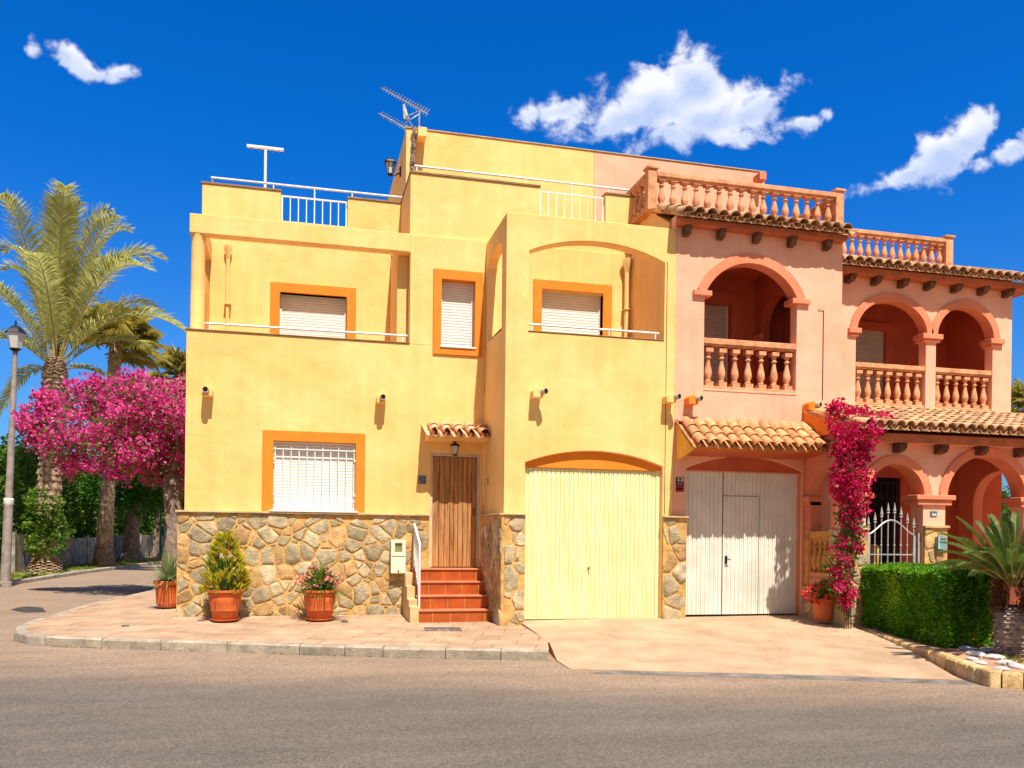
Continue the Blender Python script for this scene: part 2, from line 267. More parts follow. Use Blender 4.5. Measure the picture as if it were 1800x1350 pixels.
# ------------------------------------------------------------------ mesh builder
class MB:
    def __init__(s): s.v = []; s.f = []
    def add(s, vs, fs):
        o = len(s.v); s.v.extend(Vector(x) for x in vs); s.f.extend([tuple(i+o for i in f) for f in fs])
    def box(s, x0, x1, y0, y1, z0, z1, M=None):
        vs = [Vector((x, y, z)) for z in (z0, z1) for y in (y0, y1) for x in (x0, x1)]
        if M: vs = [M @ v for v in vs]
        s.add(vs, [(0, 2, 3, 1), (4, 5, 7, 6), (0, 1, 5, 4), (2, 6, 7, 3), (0, 4, 6, 2), (1, 3, 7, 5)]); return s
    def panel(s, outer, holes, a, b, plane='Y'):
        mp = {'Y': lambda p, t: (p[0], t, p[1]), 'X': lambda p, t: (t, p[0], p[1]), 'Z': lambda p, t: (p[0], p[1], t)}[plane]
        loops = [outer]+list(holes); bm = bmesh.new(); ed = []
        for lp in loops:
            vv = [bm.verts.new((p[0], p[1], 0)) for p in lp]; ed += [bm.edges.new((vv[i], vv[(i+1) % len(vv)])) for i in range(len(vv))]
        bm.verts.index_update(); bmesh.ops.triangle_fill(bm, use_beauty=True, use_dissolve=False, edges=ed); tris = [[v.index for v in f.verts] for f in bm.faces]; bm.free()
        pts = [p for lp in loops for p in lp]; n = len(pts)
        s.add([mp(p, a) for p in pts]+[mp(p, b) for p in pts], [tuple(t) for t in tris]+[tuple(i+n for i in reversed(t)) for t in tris])
        o = len(s.v)-2*n; k = 0
        for lp in loops:
            m = len(lp)
            for i in range(m):
                j = (i+1) % m; s.f.append((o+k+i, o+k+j, o+n+k+j, o+n+k+i))
            k += m
        return s
    def lathe(s, prof, c=(0, 0, 0), seg=14, M=None):
        vs = []; fs = []; n = len(prof)
        for (r, z) in prof:
            for i in range(seg):
                a = 2*math.pi*i/seg; vs.append(Vector((r*math.cos(a), r*math.sin(a), z)))
        for k in range(n-1):
            for i in range(seg):
                j = (i+1) % seg; fs.append((k*seg+i, k*seg+j, (k+1)*seg+j, (k+1)*seg+i))
        fs.append(tuple(range(seg-1, -1, -1))); fs.append(tuple((n-1)*seg+i for i in range(seg)))
        vs = [(M @ v if M else v)+Vector(c) for v in vs]; s.add(vs, fs); return s
    def tube(s, pts, r, seg=8):
        pts = [Vector(p) for p in pts]; n = len(pts); rs = r if isinstance(r, (list, tuple)) else [r]*n
        vs = []; fs = []; pu = None
        for i, p in enumerate(pts):
            d = (pts[min(i+1, n-1)]-pts[max(i-1, 0)]).normalized()
            if pu is None: pu = d.orthogonal().normalized()
            u = (pu-d*pu.dot(d)).normalized(); pu = u; q = d.cross(u)
            for k in range(seg):
                a = 2*math.pi*k/seg; vs.append(p+(u*math.cos(a)+q*math.sin(a))*rs[i])
        for i in range(n-1):
            for k in range(seg):
                j = (k+1) % seg; fs.append((i*seg+k, i*seg+j, (i+1)*seg+j, (i+1)*seg+k))
        fs.append(tuple(range(seg-1, -1, -1))); fs.append(tuple((n-1)*seg+i for i in range(seg)))
        s.add(vs, fs); return s
    def leaf(s, p, d, nrm, l, wd, fold=.0):
        d = d.normalized(); q = d.cross(nrm)
        if q.length < 1e-4: q = d.orthogonal()
        q.normalize(); o = len(s.v)
        s.v += [p, p+d*l*.45+q*wd*.5, p+d*l, p+d*l*.45-q*wd*.5]; s.f.append((o, o+1, o+2, o+3))
    def each(s, name, m, parent=None, smooth=30, bevel=0): return each(s, name, m, parent, smooth, bevel)
    def build(s, name, m, parent=None, smooth=30, bevel=0, recalc=True, tagd=None):
        base = Vector((0, 0, 0)); p = parent
        while p is not None: base += Vector(p.location); p = p.parent
        me = bpy.data.meshes.new(name); me.from_pydata([tuple(v-base) for v in s.v], [], s.f); me.validate(clean_customdata=False)
        if recalc:
            bm = bmesh.new(); bm.from_mesh(me); bmesh.ops.recalc_face_normals(bm, faces=bm.faces); bm.to_mesh(me); bm.free()
        if smooth: me.shade_smooth(); me.set_sharp_from_angle(angle=rad(smooth))
        me.materials.append(m); o = bpy.data.objects.new(name, me); C.objects.link(o)
        if parent: o.parent = parent
        if bevel:
            b = o.modifiers.new('bevel', 'BEVEL'); b.width = bevel; b.segments = 2; b.limit_method = 'ANGLE'; b.angle_limit = rad(50)
        return o
def each(mb, name, m, parent=None, smooth=30, bevel=0):
    """every connected piece its own object"""
    par = list(range(len(mb.v)))
    def fd(i):
        while par[i] != i: par[i] = par[par[i]]; i = par[i]
        return i
    for f in mb.f:
        for i in f[1:]: par[fd(i)] = fd(f[0])
    groups = {}
    for f in mb.f: groups.setdefault(fd(f[0]), []).append(f)
    res = []
    for fs in groups.values():
        ids = sorted({i for f in fs for i in f}); mp = {a: b for b, a in enumerate(ids)}; n = MB(); n.v = [mb.v[i] for i in ids]; n.f = [tuple(mp[i] for i in f) for f in fs]
        res.append(n.build(name, m, parent, smooth, bevel))
    return res
def tag(o, label=None, cat=None, group=None, kind=None):
    for k, v in (('label', label), ('category', cat), ('group', group), ('kind', kind)):
        if v: o[k] = v
    return o
def thing(name, loc, label, cat, group=None):
    e = bpy.data.objects.new(name, None); e.location = loc; e.empty_display_size = .2; C.objects.link(e); return tag(e, label, cat, group)
def copy_tree(o, parent=None):
    c = o.copy(); C.objects.link(c)
    if parent: c.parent = parent
    for ch in list(o.children): copy_tree(ch, c)
    return c
def arch(x0, x1, zb, zs, zc, n=20, mid=None):
    """opening loop: straight jambs from zb to spring zs, elliptic head to crown zc"""
    mx = (x0+x1)/2; h = (x1-x0)/2; pts = [(x0, zb), (x1, zb)]
    for i in range(n+1):
        a = math.pi*i/n; pts.append((mx+h*math.cos(a), zs+(zc-zs)*math.sin(a)))
    return pts
def seg_arch(x0, x1, zb, zs, zc, n=20):
    h = (x1-x0)/2; s_ = zc-zs; R = (h*h+s_*s_)/(2*s_); mx = (x0+x1)/2; a0 = math.asin(h/R); pts = [(x0, zb), (x1, zb)]
    for i in range(n+1):
        a = a0-2*a0*i/n; pts.append((mx+R*math.sin(a), zc-R+R*math.cos(a)))
    return pts
def arch_band(x0, x1, zs, zc, t, n=24, kind=arch):
    x0 += .005; x1 -= .005; zc -= .005; inn = kind(x0, x1, zs-.01, zs, zc, n)[2:]; mx = (x0+x1)/2; o = []
    for i, (x, z) in enumerate(inn):
        a = math.pi*i/n; nx = math.cos(a); nz_ = math.sin(a)
        if kind is seg_arch:
            h = (x1-x0)/2; s_ = zc-zs; R = (h*h+s_*s_)/(2*s_); nx = (x-mx)/R; nz_ = (z-(zc-R))/R
        o.append((x+nx*t, z+nz_*t))
    return inn + o[::-1]
def rect(x0, x1, z0, z1): return [(x0, z0), (x1, z0), (x1, z1), (x0, z1)]

def stones(x0, x1, z0, z1, size, seed, gap=.015, h=.013):
    """irregular stones filling a rectangle: list of (outline) polygons in (a, z)"""
    rnd = random.Random(seed); P = []; nx = max(1, round((x1-x0)/size)); nz_ = max(1, round((z1-z0)/(size*.82)))
    for j in range(-1, nz_+1):
        for i in range(-1, nx+1):
            if rnd.random() < .2: continue
            P.append(Vector((x0+(i+.5+(.5 if j % 2 else 0)+rnd.uniform(-.42, .42))*(x1-x0)/nx, z0+(j+.5+rnd.uniform(-.42, .42))*(z1-z0)/nz_)))
    W = {id(p): rnd.uniform(-.5, .5)*size*size*1.1 for p in P}
    res = []
    for p in P:
        if not (x0 < p.x < x1 and z0 < p.y < z1): continue
        poly = [Vector((x0+gap*.3, z0+gap*.3)), Vector((x1-gap*.3, z0+gap*.3)), Vector((x1-gap*.3, z1-gap*.3)), Vector((x0+gap*.3, z1-gap*.3))]
        g = gap*rnd.uniform(.6, 1.5)
        for q in P:
            if q is p or (q-p).length > size*3.2: continue
            n = (q-p).normalized(); mid = (p+q)/2+n*((W[id(p)]-W[id(q)])/(2*(q-p).length)-g)
            new = []
            for i in range(len(poly)):
                a, b = poly[i], poly[(i+1) % len(poly)]; da, db = (a-mid).dot(n), (b-mid).dot(n)
                if da <= 0: new.append(a)
                if da*db < 0: new.append(a+(b-a)*(da/(da-db)))
            poly = new
            if len(poly) < 3: break
        if len(poly) < 3: continue
        for it in range(2):
            new = []
            for i in range(len(poly)):
                a, b = poly[i], poly[(i+1) % len(poly)]; k = .07 if it == 0 else .2
                new += [a.lerp(b, k), a.lerp(b, 1-k)]
            poly = new
        poly = [v+Vector((rnd.uniform(-1, 1), rnd.uniform(-1, 1)))*size*.022 for v in poly]
        if len(poly) >= 3: res.append((poly, h*rnd.uniform(.5, 1.3), rnd.random()))
    return res
def clad(specs, parent, size=.24, seed=1, mort=None):
    """specs: (fn(a,z,depth)->xyz, a0,a1,z0,z1).  grey-beige stones, ochre stones, mortar bed"""
    for k, (fn, a0, a1, z0, z1) in enumerate(specs):
        A = MB(); B = MB(); K = MB()
        K.add([fn(a, z, d) for d in (0, .05) for (a, z) in ((a0, z0), (a1, z0), (a1, z1), (a0, z1))], [(0, 1, 2, 3), (4, 5, 6, 7), (0, 1, 5, 4), (1, 2, 6, 5), (2, 3, 7, 6), (3, 0, 4, 7)])
        for poly, h, r in stones(a0, a1, z0, z1, size, seed+k):
            c = sum(poly, Vector((0, 0)))/len(poly); n = len(poly); T = A if r < .72 else B; o = len(T.v)
            tx, tz = random.uniform(-.03, .03), random.uniform(-.03, .03)
            for sc, d in ((1.0, .045), (.99, .05+h*.55), (.94, .05+h), (.5, .05+h*1.1)):
                for v in poly:
                    q = c+(v-c)*sc; T.v.append(Vector(fn(q.x, q.y, d+((q.x-c.x)*tx+(q.y-c.y)*tz if sc < 1 else 0))))
            for ring in range(3):
                for i in range(n):
                    j = (i+1) % n; T.f.append((o+ring*n+i, o+ring*n+j, o+(ring+1)*n+j, o+(ring+1)*n+i))
            T.f.append(tuple(o+3*n+i for i in range(n)))
        root = K.build('stone_base', MORT, parent, 0)
        A.build('stonework', STN, root, 50); B.build('stonework', STO, root, 50)

def tiles(mb, X0, X1, yb, zb, yf, zf, pitch=.2, rows=3, r=.085, axis='Y', seed=1):
    """barrel tiles running from the top line (yb, zb) down to the eave (yf, zf)"""
    rnd = random.Random(seed); n = max(1, round((X1-X0)/pitch)); p = (X1-X0)/n
    top = Vector((0, yb, zb)); bot = Vector((0, yf, zf)); d = (bot-top); Ls = d.length; d.normalize(); nn = Vector((0, -d.z, d.y))
    if nn.z < 0: nn = -nn
    ex = Vector((1, 0, 0)); step = Ls/rows
    def shell(xc, s0, s1, ra, rb, lift0, lift1, sign):
        K = 8; vs = []; fs = []; th = .012
        for (s_, rr, lf) in ((s0, ra, lift0), (s1, rb, lift1)):
            for q in (0, th):
                for k in range(K+1):
                    a = math.pi*k/K; R = rr-q
                    vs.append(top+d*s_+ex*(xc+R*math.cos(a))+nn*(lf+sign*R*math.sin(a)*.92))
        m = K+1
        for k in range(K):
            fs += [(k, k+1, 2*m+k+1, 2*m+k), (m+k, m+k+1, 3*m+k+1, 3*m+k), (2*m+k, 2*m+k+1, 3*m+k+1, 3*m+k), (k, k+1, m+k+1, m+k)]
        fs += [(0, m, 3*m, 2*m), (K, m+K, 3*m+K, 2*m+K)]
        mb.add(vs, fs)
    for c in range(n+1):
        x = X0+c*p
        for rw in range(rows):
            s0 = rw*step-.03; s1 = (rw+1)*step+.035; j = rnd.uniform(-.006, .006); e = rnd.uniform(-.012, .012)
            if c < n: shell(x+p/2+j, s0, s1+e, r*.86, r, .05, .068+rnd.uniform(0, .006), 1)
            if 0 < c < n or True:
                if X0-.001 <= x <= X1+.001: shell(x+j, s0+.0, s1-.01+e, r*.8, r*.92, .052, .055, -1)
    mb.panel([(yb, zb-.02), (yf, zf-.02), (yf, zf+.006), (yb, zb+.006)], [], X0, X1, 'X')

def baluster_mesh(h, r=.062, mname='baluster'):
    mb = MB(); b = .075*1.0
    mb.box(-r*1.08, r*1.08, -r*1.08, r*1.08, 0, h*.12); mb.box(-r*1.0, r*1.0, -r*1.0, r*1.0, h*.90, h)
    pr = [(.62, .12), (.95, .145), (.62, .17), (.66, .20), (1.0, .30), (1.02, .36), (.86, .46), (.60, .58), (.47, .68), (.50, .72), (.78, .745), (.78, .765), (.5, .79), (.52, .83), (.72, .87), (.8, .90)]
    mb.lathe([(a*r, z*h) for a, z in pr], seg=12)
    me = bpy.data.meshes.new(mname); me.from_pydata([tuple(v) for v in mb.v], [], mb.f)
    bm = bmesh.new(); bm.from_mesh(me); bmesh.ops.recalc_face_normals(bm, faces=bm.faces); bm.to_mesh(me); bm.free()
    me.shade_smooth(); me.set_sharp_from_angle(angle=rad(35)); return me
def put(name, me, m, loc, parent):
    if not me.materials: me.materials.append(m)
    base = Vector((0, 0, 0)); p = parent
    while p is not None: base += Vector(p.location); p = p.parent
    o = bpy.data.objects.new(name, me); o.location = Vector(loc)-base; o.parent = parent; C.objects.link(o); return o
def balustrade(parent, a, b, zb, zt, n, m, me, rail_h=.09, rail_w=.2, foot=.05):
    """rail + balusters from point a to b (x,y)"""
    a = Vector(a); b = Vector(b); d = (b-a); Ln = d.length; ang = math.atan2(d.y, d.x); c = (a+b)/2
    R = Matrix.Translation((c.x, c.y, 0)) @ Matrix.Rotation(ang, 4, 'Z'); mb = MB()
    mb.box(-Ln/2, Ln/2, -rail_w/2, rail_w/2, zt-rail_h, zt, R); mb.box(-Ln/2+.002, Ln/2-.002, -rail_w*.38, rail_w*.38, zt-rail_h-.03, zt-rail_h+.002, R)
    if foot: mb.box(-Ln/2, Ln/2, -rail_w*.45, rail_w*.45, zb, zb+foot, R)
    o = mb.build('balustrade', m, parent, bevel=.008)
    for i in range(n):
        q = a.lerp(b, (i+.5)/n); put('baluster', me, m, (q.x, q.y, zb+foot-.002), o)
    return o

# ------------------------------------------------------------------ ground
ASPH = road_mat()
PAV = paving_mat('pink_paving', (.46, .315, .205), (.43, .275, .165), (.27, .18, .12), .58, .42, rad(19), (.1, .2), ms=.010)
DRV = mat('driveway_concrete', (.46, .325, .205), .9, .07, 1.4, .3, 40, col2=(.35, .235, .145), fine=(22, .14), stain=.08)
KERB = mat('kerb_concrete', (.40, .335, .25), .9, .2, 5, .5, 45, col2=(.27, .225, .17), island=.16, fine=(40, .2))
GROUND = mat('dry_earth', (.30, .22, .13), .95, .2, .5, .3, 10)
ms = MB(); ms.panel(rect(-900, 900, -900, 900), [], -.40, -.30, 'Z'); tag(ms.build('ground', GROUND, None, 0), kind='structure')
ms = MB(); ms.panel(rect(-60, 60, -14, 110), [], -.28, -.06, 'Z'); tag(ms.build('road', ASPH, None, 0), kind='structure')

kp = [Vector(p) for p in ((3.10, 10.56), (1.23, 11.13), (-.21, 11.69), (-1.34, 12.14), (-2.64, 12.63), (-3.25, 12.88), (-3.72, 13.2), (-4.02, 13.68), (-4.2, 14.3), (-4.24, 15.2), (-4.05, 18.8), (-3.75, 21.0), (-3.3, 24), (-2.6, 30), (-1.8, 38), (-.6, 50))]
def offset(poly, d):
    out_ = []
    for i, p in enumerate(poly):
        t = (poly[min(i+1, len(poly)-1)]-poly[max(i-1, 0)]).normalized(); out_.append(p+Vector((-t.y, t.x))*d)
    return out_
def kerb_run(poly, wd, z0, z1, ln, seed, side=-1):
    """kerb stones of real length with open joints along a line"""
    rnd = random.Random(seed); mb = MB(); inn = offset(poly, side*wd)
    # resample
    P = []; Q = []
    for i in range(len(poly)-1):
        k = max(1, int((poly[i+1]-poly[i]).length/.1))
        for j in range(k): P.append(poly[i].lerp(poly[i+1], j/k)); Q.append(inn[i].lerp(inn[i+1], j/k))
    P.append(poly[-1]); Q.append(inn[-1]); i = 0
    while i < len(P)-1:
        k = min(len(P)-1, i+max(2, int(ln*10*rnd.uniform(.55, 1.15)))); dz = rnd.uniform(-.006, .006); o = len(mb.v); m = k-i+1
        for t in range(i, k+1):
            e = .06 if t == i else (-.06 if t == k else 0)
            a = P[t].lerp(P[min(t+1, len(P)-1)] if e >= 0 else P[t-1], abs(e)); b = Q[t].lerp(Q[min(t+1, len(P)-1)] if e >= 0 else Q[t-1], abs(e))
            c = a.lerp(b, .14)
            mb.v += [Vector((a.x, a.y, z0)), Vector((a.x, a.y, z1-.025+dz)), Vector((c.x, c.y, z1+dz)), Vector((b.x, b.y, z1+dz)), Vector((b.x, b.y, z0))]
        for t in range(m-1):
            for q in range(5): mb.f.append((o+t*5+q, o+(t+1)*5+q, o+(t+1)*5+(q+1) % 5, o+t*5+(q+1) % 5))
        mb.f.append((o, o+1, o+2, o+3, o+4)); e = o+(m-1)*5; mb.f.append((e+4, e+3, e+2, e+1, e)); i = k
    return mb
tag(kerb_run(kp, .14, -.2, .08, .95, 3).build('kerb', KERB, None, 30), kind='structure')
inner = offset(kp, -.138)
# pavement: from the kerb up to the houses
mb = MB(); pts = inner+[Vector((-.4, 50)), Vector((-2.0, 24)), Vector((-1.9, 14.9)), Vector((1.75, 14.9)), Vector((1.75, 14.3)), Vector((3.3, 14.3)), Vector((3.46, 13.3)), Vector((3.36, 11.5))]
zz = [.078]*len(inner)+[.13, .13, .14, .14, .10, .10, .09, .075]
tr = tessellate_polygon([[Vector((p.x, p.y, 0)) for p in pts]]); mb.add([(p.x, p.y, z) for p, z in zip(pts, zz)]+[(p.x, p.y, -.2) for p in pts], [tuple(t) for t in tr]+[(i, (i+1) % len(pts), (i+1) % len(pts)+len(pts), i+len(pts)) for i in range(len(pts))])
tag(mb.build('pavement', PAV, None, 0), kind='structure')
# driveway ramp
mb = MB(); pts = [(3.36, 11.40, .06), (3.20, 10.52, -.045), (3.17, 9.85, -.052), (5.72, 9.04, -.052), (7.43, 8.36, -.052), (8.12, 10.06, .04), (8.85, 12.4, .13), (9.2, 13.1, .18), (8.6, 13.7, .19), (3.46, 13.7, .165), (3.46, 13.28, .13)]
tr = tessellate_polygon([[Vector((p[0], p[1], 0)) for p in pts]]); n = len(pts); mb.add(pts+[(p[0], p[1], -.2) for p in pts], [tuple(t) for t in tr]+[(i, (i+1) % n, (i+1) % n+n, i+n) for i in range(n)])
tag(mb.build('driveway', DRV, None, 0), kind='structure')
mb = MB(); pp = [atg(*p, -.058) for p in ((18, 1072), (45, 1077), (82, 1076), (74, 1068), (50, 1066), (30, 1068))]; mb.panel([(p.x, p.y) for p in reversed(pp)], [], -.1, -.0555, 'Z'); tag(mb.build('road_patch', mat('fresh_asphalt', (.07, .06, .052), .95, .2, 8, .6, 60, fine=(60, .4)), None, 0), kind='structure')
# lighter gutter strip at the foot of the driveway
GUT = mat('gutter_concrete', (.22, .195, .17), .9, .2, 4, .5, 45, fine=(60, .35))
mb = MB(); mb.panel([(3.3, 9.55), (5.7, 8.72), (7.6, 8.0), (9.5, 7.1), (9.6, 7.35), (7.5, 8.3), (5.72, 9.02), (3.6, 9.69)], [], -.1, -.056, 'Z'); tag(mb.build('gutter', GUT, None, 0), kind='structure')
# garden bed right of the driveway
PATH = mat('red_path', (.52, .27, .17), .9, .15, 3, .4, 45)
mb = MB(); gp = [(7.58, 8.0), (8.22, 10.0), (8.95, 12.4), (9.15, 12.62), (9.15, 14.3), (19, 14.3), (19, 6.0), (12, 6.2)]
mb.panel(gp, [], -.2, .10, 'Z'); tag(mb.build('garden_path', PATH, None, 0), kind='structure')
bp_ = [Vector(p) for p in ((13.5, 5.0), (10, 6.55), (7.68, 7.72), (7.42, 7.92), (7.47, 8.2), (7.66, 8.7), (8.12, 10.06), (8.5, 11.2), (8.85, 12.3), (8.95, 12.75))]
BST = mat('border_stone', (.58, .40, .20), .85, .25, 6, .5, 40, col2=(.40, .24, .09), island=.25, fine=(30, .25))
tag(kerb_run(bp_, .15, -.2, .125, .36, 9, -1).build('border_stones', BST, None, 40, .012), 'row of rough ochre stones edging the garden bed beside the driveway', 'edging')
# grass verge across the side street
lk = [Vector(p) for p in ((-8.9, 17.5), (-8.35, 21.5), (-7.9, 25.5), (-7.72, 29), (-7.42, 33), (-6.9, 37), (-6.4, 41), (-4.5, 48))]
tag(kerb_run(lk, .16, -.2, .06, 1.1, 5, 1).build('kerb', KERB, None, 30), kind='structure')
VERGE = mat('verge_soil', (.22, .22, .05), .95, .3, 1.5, .5, 30, col2=(.16, .11, .05))
mb = MB(); iv = offset(lk, .158); mb.panel([(p.x, p.y) for p in iv]+[(-4, 60), (-30, 60), (-30, 17)], [], -.2, .04, 'Z'); tag(mb.build('verge', VERGE, None, 0), kind='structure')
g = MB(); rnd = random.Random(5)
for i in range(9000):
    y = rnd.uniform(21, 46)
    k = [j for j in range(len(iv)-1) if iv[j].y <= y <= iv[j+1].y]
    if not k: continue
    k = k[0]; x = iv[k].x+(iv[k+1].x-iv[k].x)*(y-iv[k].y)/(iv[k+1].y-iv[k].y)-rnd.uniform(.02, 2.3)
    if noise.noise(Vector((x*.8, y*.8, 0))) < -.15: continue
    a = rnd.uniform(0, 6.28); g.leaf(Vector((x, y, .03)), Vector((math.cos(a)*.5, math.sin(a)*.5, 1)), Vector((math.sin(a), -math.cos(a), 0)), rnd.uniform(.05, .13), .03)
tag(g.build('grass', GRS, None, 0, recalc=False), 'short patchy grass on the verge under the palms', 'grass', kind='stuff')

# ------------------------------------------------------------------ shutters, windows, garage doors
def shutter(x0, x1, z0, z1, y, parent, name='shutter', step=.05, m=None):
    mb = MB(); n = int((z1-z0)/step); zs = (z1-z0)/n; pts = []
    for i in range(n):
        z = z0+i*zs
        for (t, dy) in ((0, .008), (.12, -.002), (.5, -.007), (.88, -.002)): pts.append((y+dy, z+t*zs))
    pts.append((y+.008, z1)); k = len(pts)
    mb.add([(x0, a, b) for a, b in pts]+[(x1, a, b) for a, b in pts], [(i, i+1, k+i+1, k+i) for i in range(k-1)])
    return mb.build(name, m or SHU, parent, 40, recalc=False)
def window(parent, ox0, ox1, oz0, oz1, ix0, ix1, iz0, iz1, y, m, depth=.16, sill=True, open_bottom=False, sm=None):
    """painted surround standing 3 cm proud, deep reveal, roller shutter"""
    w_ = MB(); e = .001
    if open_bottom: w_.panel([(ox0, oz0), (ix0, oz0), (ix0, iz1), (ix1, iz1), (ix1, oz0), (ox1, oz0), (ox1, oz1), (ox0, oz1)], [], y-.03, y+depth, 'Y')
    else: w_.panel(rect(ox0, ox1, oz0, oz1), [rect(ix0, ix1, iz0, iz1)], y-.03, y+depth, 'Y')
    o = w_.build('window', m, parent, 0, .006)
    shutter(ix0-.02, ix1+.02, iz0-.02, iz1+.02, y+depth-.05, o, m=sm)
    each(MB().box(ix0+.0, ix0+.035, y+depth-.075, y+depth-.04, iz0, iz1).box(ix1-.035, ix1, y+depth-.075, y+depth-.04, iz0, iz1), 'guide_rail', WHT, o, 0)
    if sill: MB().box(ix0-.02, ix1+.02, y-.05, y+depth-.05, iz0-.025, iz0+.005).build('sill', WHT, o, 0, .004)
    return o
def garage_door(parent, x0, x1, z0, z1, y, m, pitch, gaps=()):
    n = round((x1-x0)/pitch); p = (x1-x0)/n; pts = []
    for i in range(n):
        x = x0+i*p; pts += [(x, y+.016), (x+p*.12, y+.016), (x+p*.18, y), (x+p*.52, y), (x+p*.57, y+.007), (x+p*.63, y+.007), (x+p*.66, y), (x+p*.93, y)]
    pts.append((x1, y+.016)); k = len(pts)
    mb = MB(); mb.add([(a, b, z0) for a, b in pts]+[(a, b, z1) for a, b in pts], [(i, i+1, k+i+1, k+i) for i in range(k-1)])
    mb.box(x0, x1, y+.02, y+.05, z0, z1)
    o = mb.build('garage_door', m, parent, 0, recalc=False)
    return o

# ================================================================== YELLOW HOUSE
Y0, YP, YB = 15.0, 13.4, 16.5
yh = thing('yellow_house', (-1.9, 15, .1), 'two storey yellow plastered corner house with orange window surrounds and stone base', 'house')
m_ = MB()   # main front wall with openings
m_.panel(rect(-1.90, 3.15, -.1, 4.885), [rect(-.67, 1.04, 1.89, 3.27), rect(2.19, 3.08, .93, 2.985), rect(2.2, 3.09, 4.73, 4.88)], Y0, Y0+.3)
m_.panel(rect(1.79, 3.15, 4.885, 6.81), [rect(2.2, 3.09, 4.885, 6.235)], Y0, Y0+.3)
m_.box(-1.87, 1.79, Y0-.02, Y0+.2, 6.49, 6.81)                       # beam over the open balcony
m_.box(-1.87, -1.67, Y0+.2, YB, 6.49, 6.81)
each(m_, 'wall', YEL, yh, 0, .012)
MB().lathe([(.125, 4.89), (.125, 4.93), (.115, 4.95), (.112, 6.4), (.125, 6.46), (.13, 6.49)], (-1.745, Y0+.115, 0), 24).build('column', YEL, yh)
b_ = MB()   # side, back and roof volumes
b_.panel([(Y0+.3, -.1), (25, -.1), (25, 6.8), (YB, 6.8), (YB, 6.1), (YB-.7, 6.1), (YB-.7, 4.885), (Y0+.3, 4.885)], [], -1.9, -1.7, 'X')
b_.box(-1.7, 1.79, Y0+.3, YB, 3.95, 4.1)
b_.panel(rect(-1.7, 1.59, 4.1, 6.9), [rect(-.46, .77, 4.1, 6.02)], YB, YB+.25)
b_.box(1.59, 1.79, Y0+.3, YB+.25, 4.1, 6.81)
b_.box(-1.7, 3.2, 24.8, 25, -.1, 6.9); b_.box(3.0, 9.3, 24.8, 25, -.1, 6.9)
b_.box(-1.85, 1.85, YB+.25, 25, 6.72, 6.9)
each(b_, 'wall', YEL, yh, 0, .012)
p_ = MB()   # parapets of the roof terraces
p_.box(-1.85, -.46, YB+.003, YB+.2, 6.9, 7.9); p_.box(.765, 1.78, YB+.003, YB+.2, 6.9, 7.9); p_.box(-.46, .765, YB+.003, YB+.2, 6.9, 7.36); p_.box(-1.85, -1.65, YB+.2, 24.9, 6.9, 7.9)
p_.box(1.78, 4.15, 15.05, 15.25, 6.81, 7.91); p_.box(4.15, 5.42, 15.05, 15.25, 6.81, 7.40); p_.box(5.42, 6.3, 15.05, 15.25, 6.81, 7.92)
p_.box(1.78, 1.98, 15.25, YB, 6.81, 7.91); p_.box(1.98, 6.3, 15.25, YB, 6.75, 6.9)
each(p_, 'parapet', YEL, yh, 0, .01)
c_ = MB(); c_.box(-1.87, -.45, YB-.015, YB+.22, 7.9, 7.935).box(.755, 1.79, YB-.015, YB+.22, 7.9, 7.935).box(1.765, 4.16, 15.03, 15.27, 7.91, 7.945).box(5.41, 6.22, 15.03, 15.27, 7.92, 7.955).box(1.765, 1.99, 15.27, YB-.02, 7.91, 7.945)
c_.box(-1.92, 1.79, Y0-.02, Y0+.31, 4.886, 4.905)
each(c_, 'coping', CAPB, yh, 0, .004)
t_ = MB()   # roof tower
t_.box(1.86, 5.69, YB+.02, 21.0, 6.9, 9.38)
each(t_, 'tower', YEL, yh, 0, .012)
MB().box(2.05, 2.22, YB-.28, YB+.02, 9.12, 9.30).build('scupper', YEL, yh, 0, .01)
MB().box(1.84, 5.69, YB+.0, YB+.12, 9.381, 9.40).each('coping', CAP, yh, 0, .003)
# projecting bay
q_ = MB(); X1p = 6.10
gar = seg_arch(3.50, 5.90, -.1, 2.73, 2.95); op = seg_arch(3.53, 5.90, 4.86, 6.17, 6.42)
q_.panel(rect(3.15, X1p, -.1, 6.77), [gar, op], YP, YP+.24)
each(q_, 'wall', YEL, yh, 25, .012)
q2 = MB(); so = [(13.72, 4.93), (14.82, 4.97), (14.9, 6.30), (14.75, 6.42), (14.3, 6.47), (13.95, 6.44), (13.74, 6.34)]
q2.panel([(YP+.24, -.1), (Y0, -.1), (Y0, 6.77), (YP+.24, 6.77)], [so], 3.15, 3.33, 'X')
q2.box(5.90, X1p, YP+.24, Y0, 4.1, 6.77)
q2.box(3.33, X1p, YP+.24, 15.05, 3.95, 4.1); q2.panel(rect(3.15, X1p, 4.1, 6.81), [rect(4.19, 5.37, 4.1, 6.03)], Y0+.003, Y0+.25)

each(q2, 'wall', YEL, yh, 25, .01)
MB().box(3.52, 5.9, YP-.012, YP+.252, 4.861, 4.876).box(3.165, 3.315, 13.74, 14.82, 4.972, 4.985).each('coping', CAPB, yh, 0, .003)
# drain joint line and shadow gap right of the bay
MB().box(5.935, 5.945, YP-.004, YP+.01, 1.93, 6.2).build('cable', DARK, yh, 0)
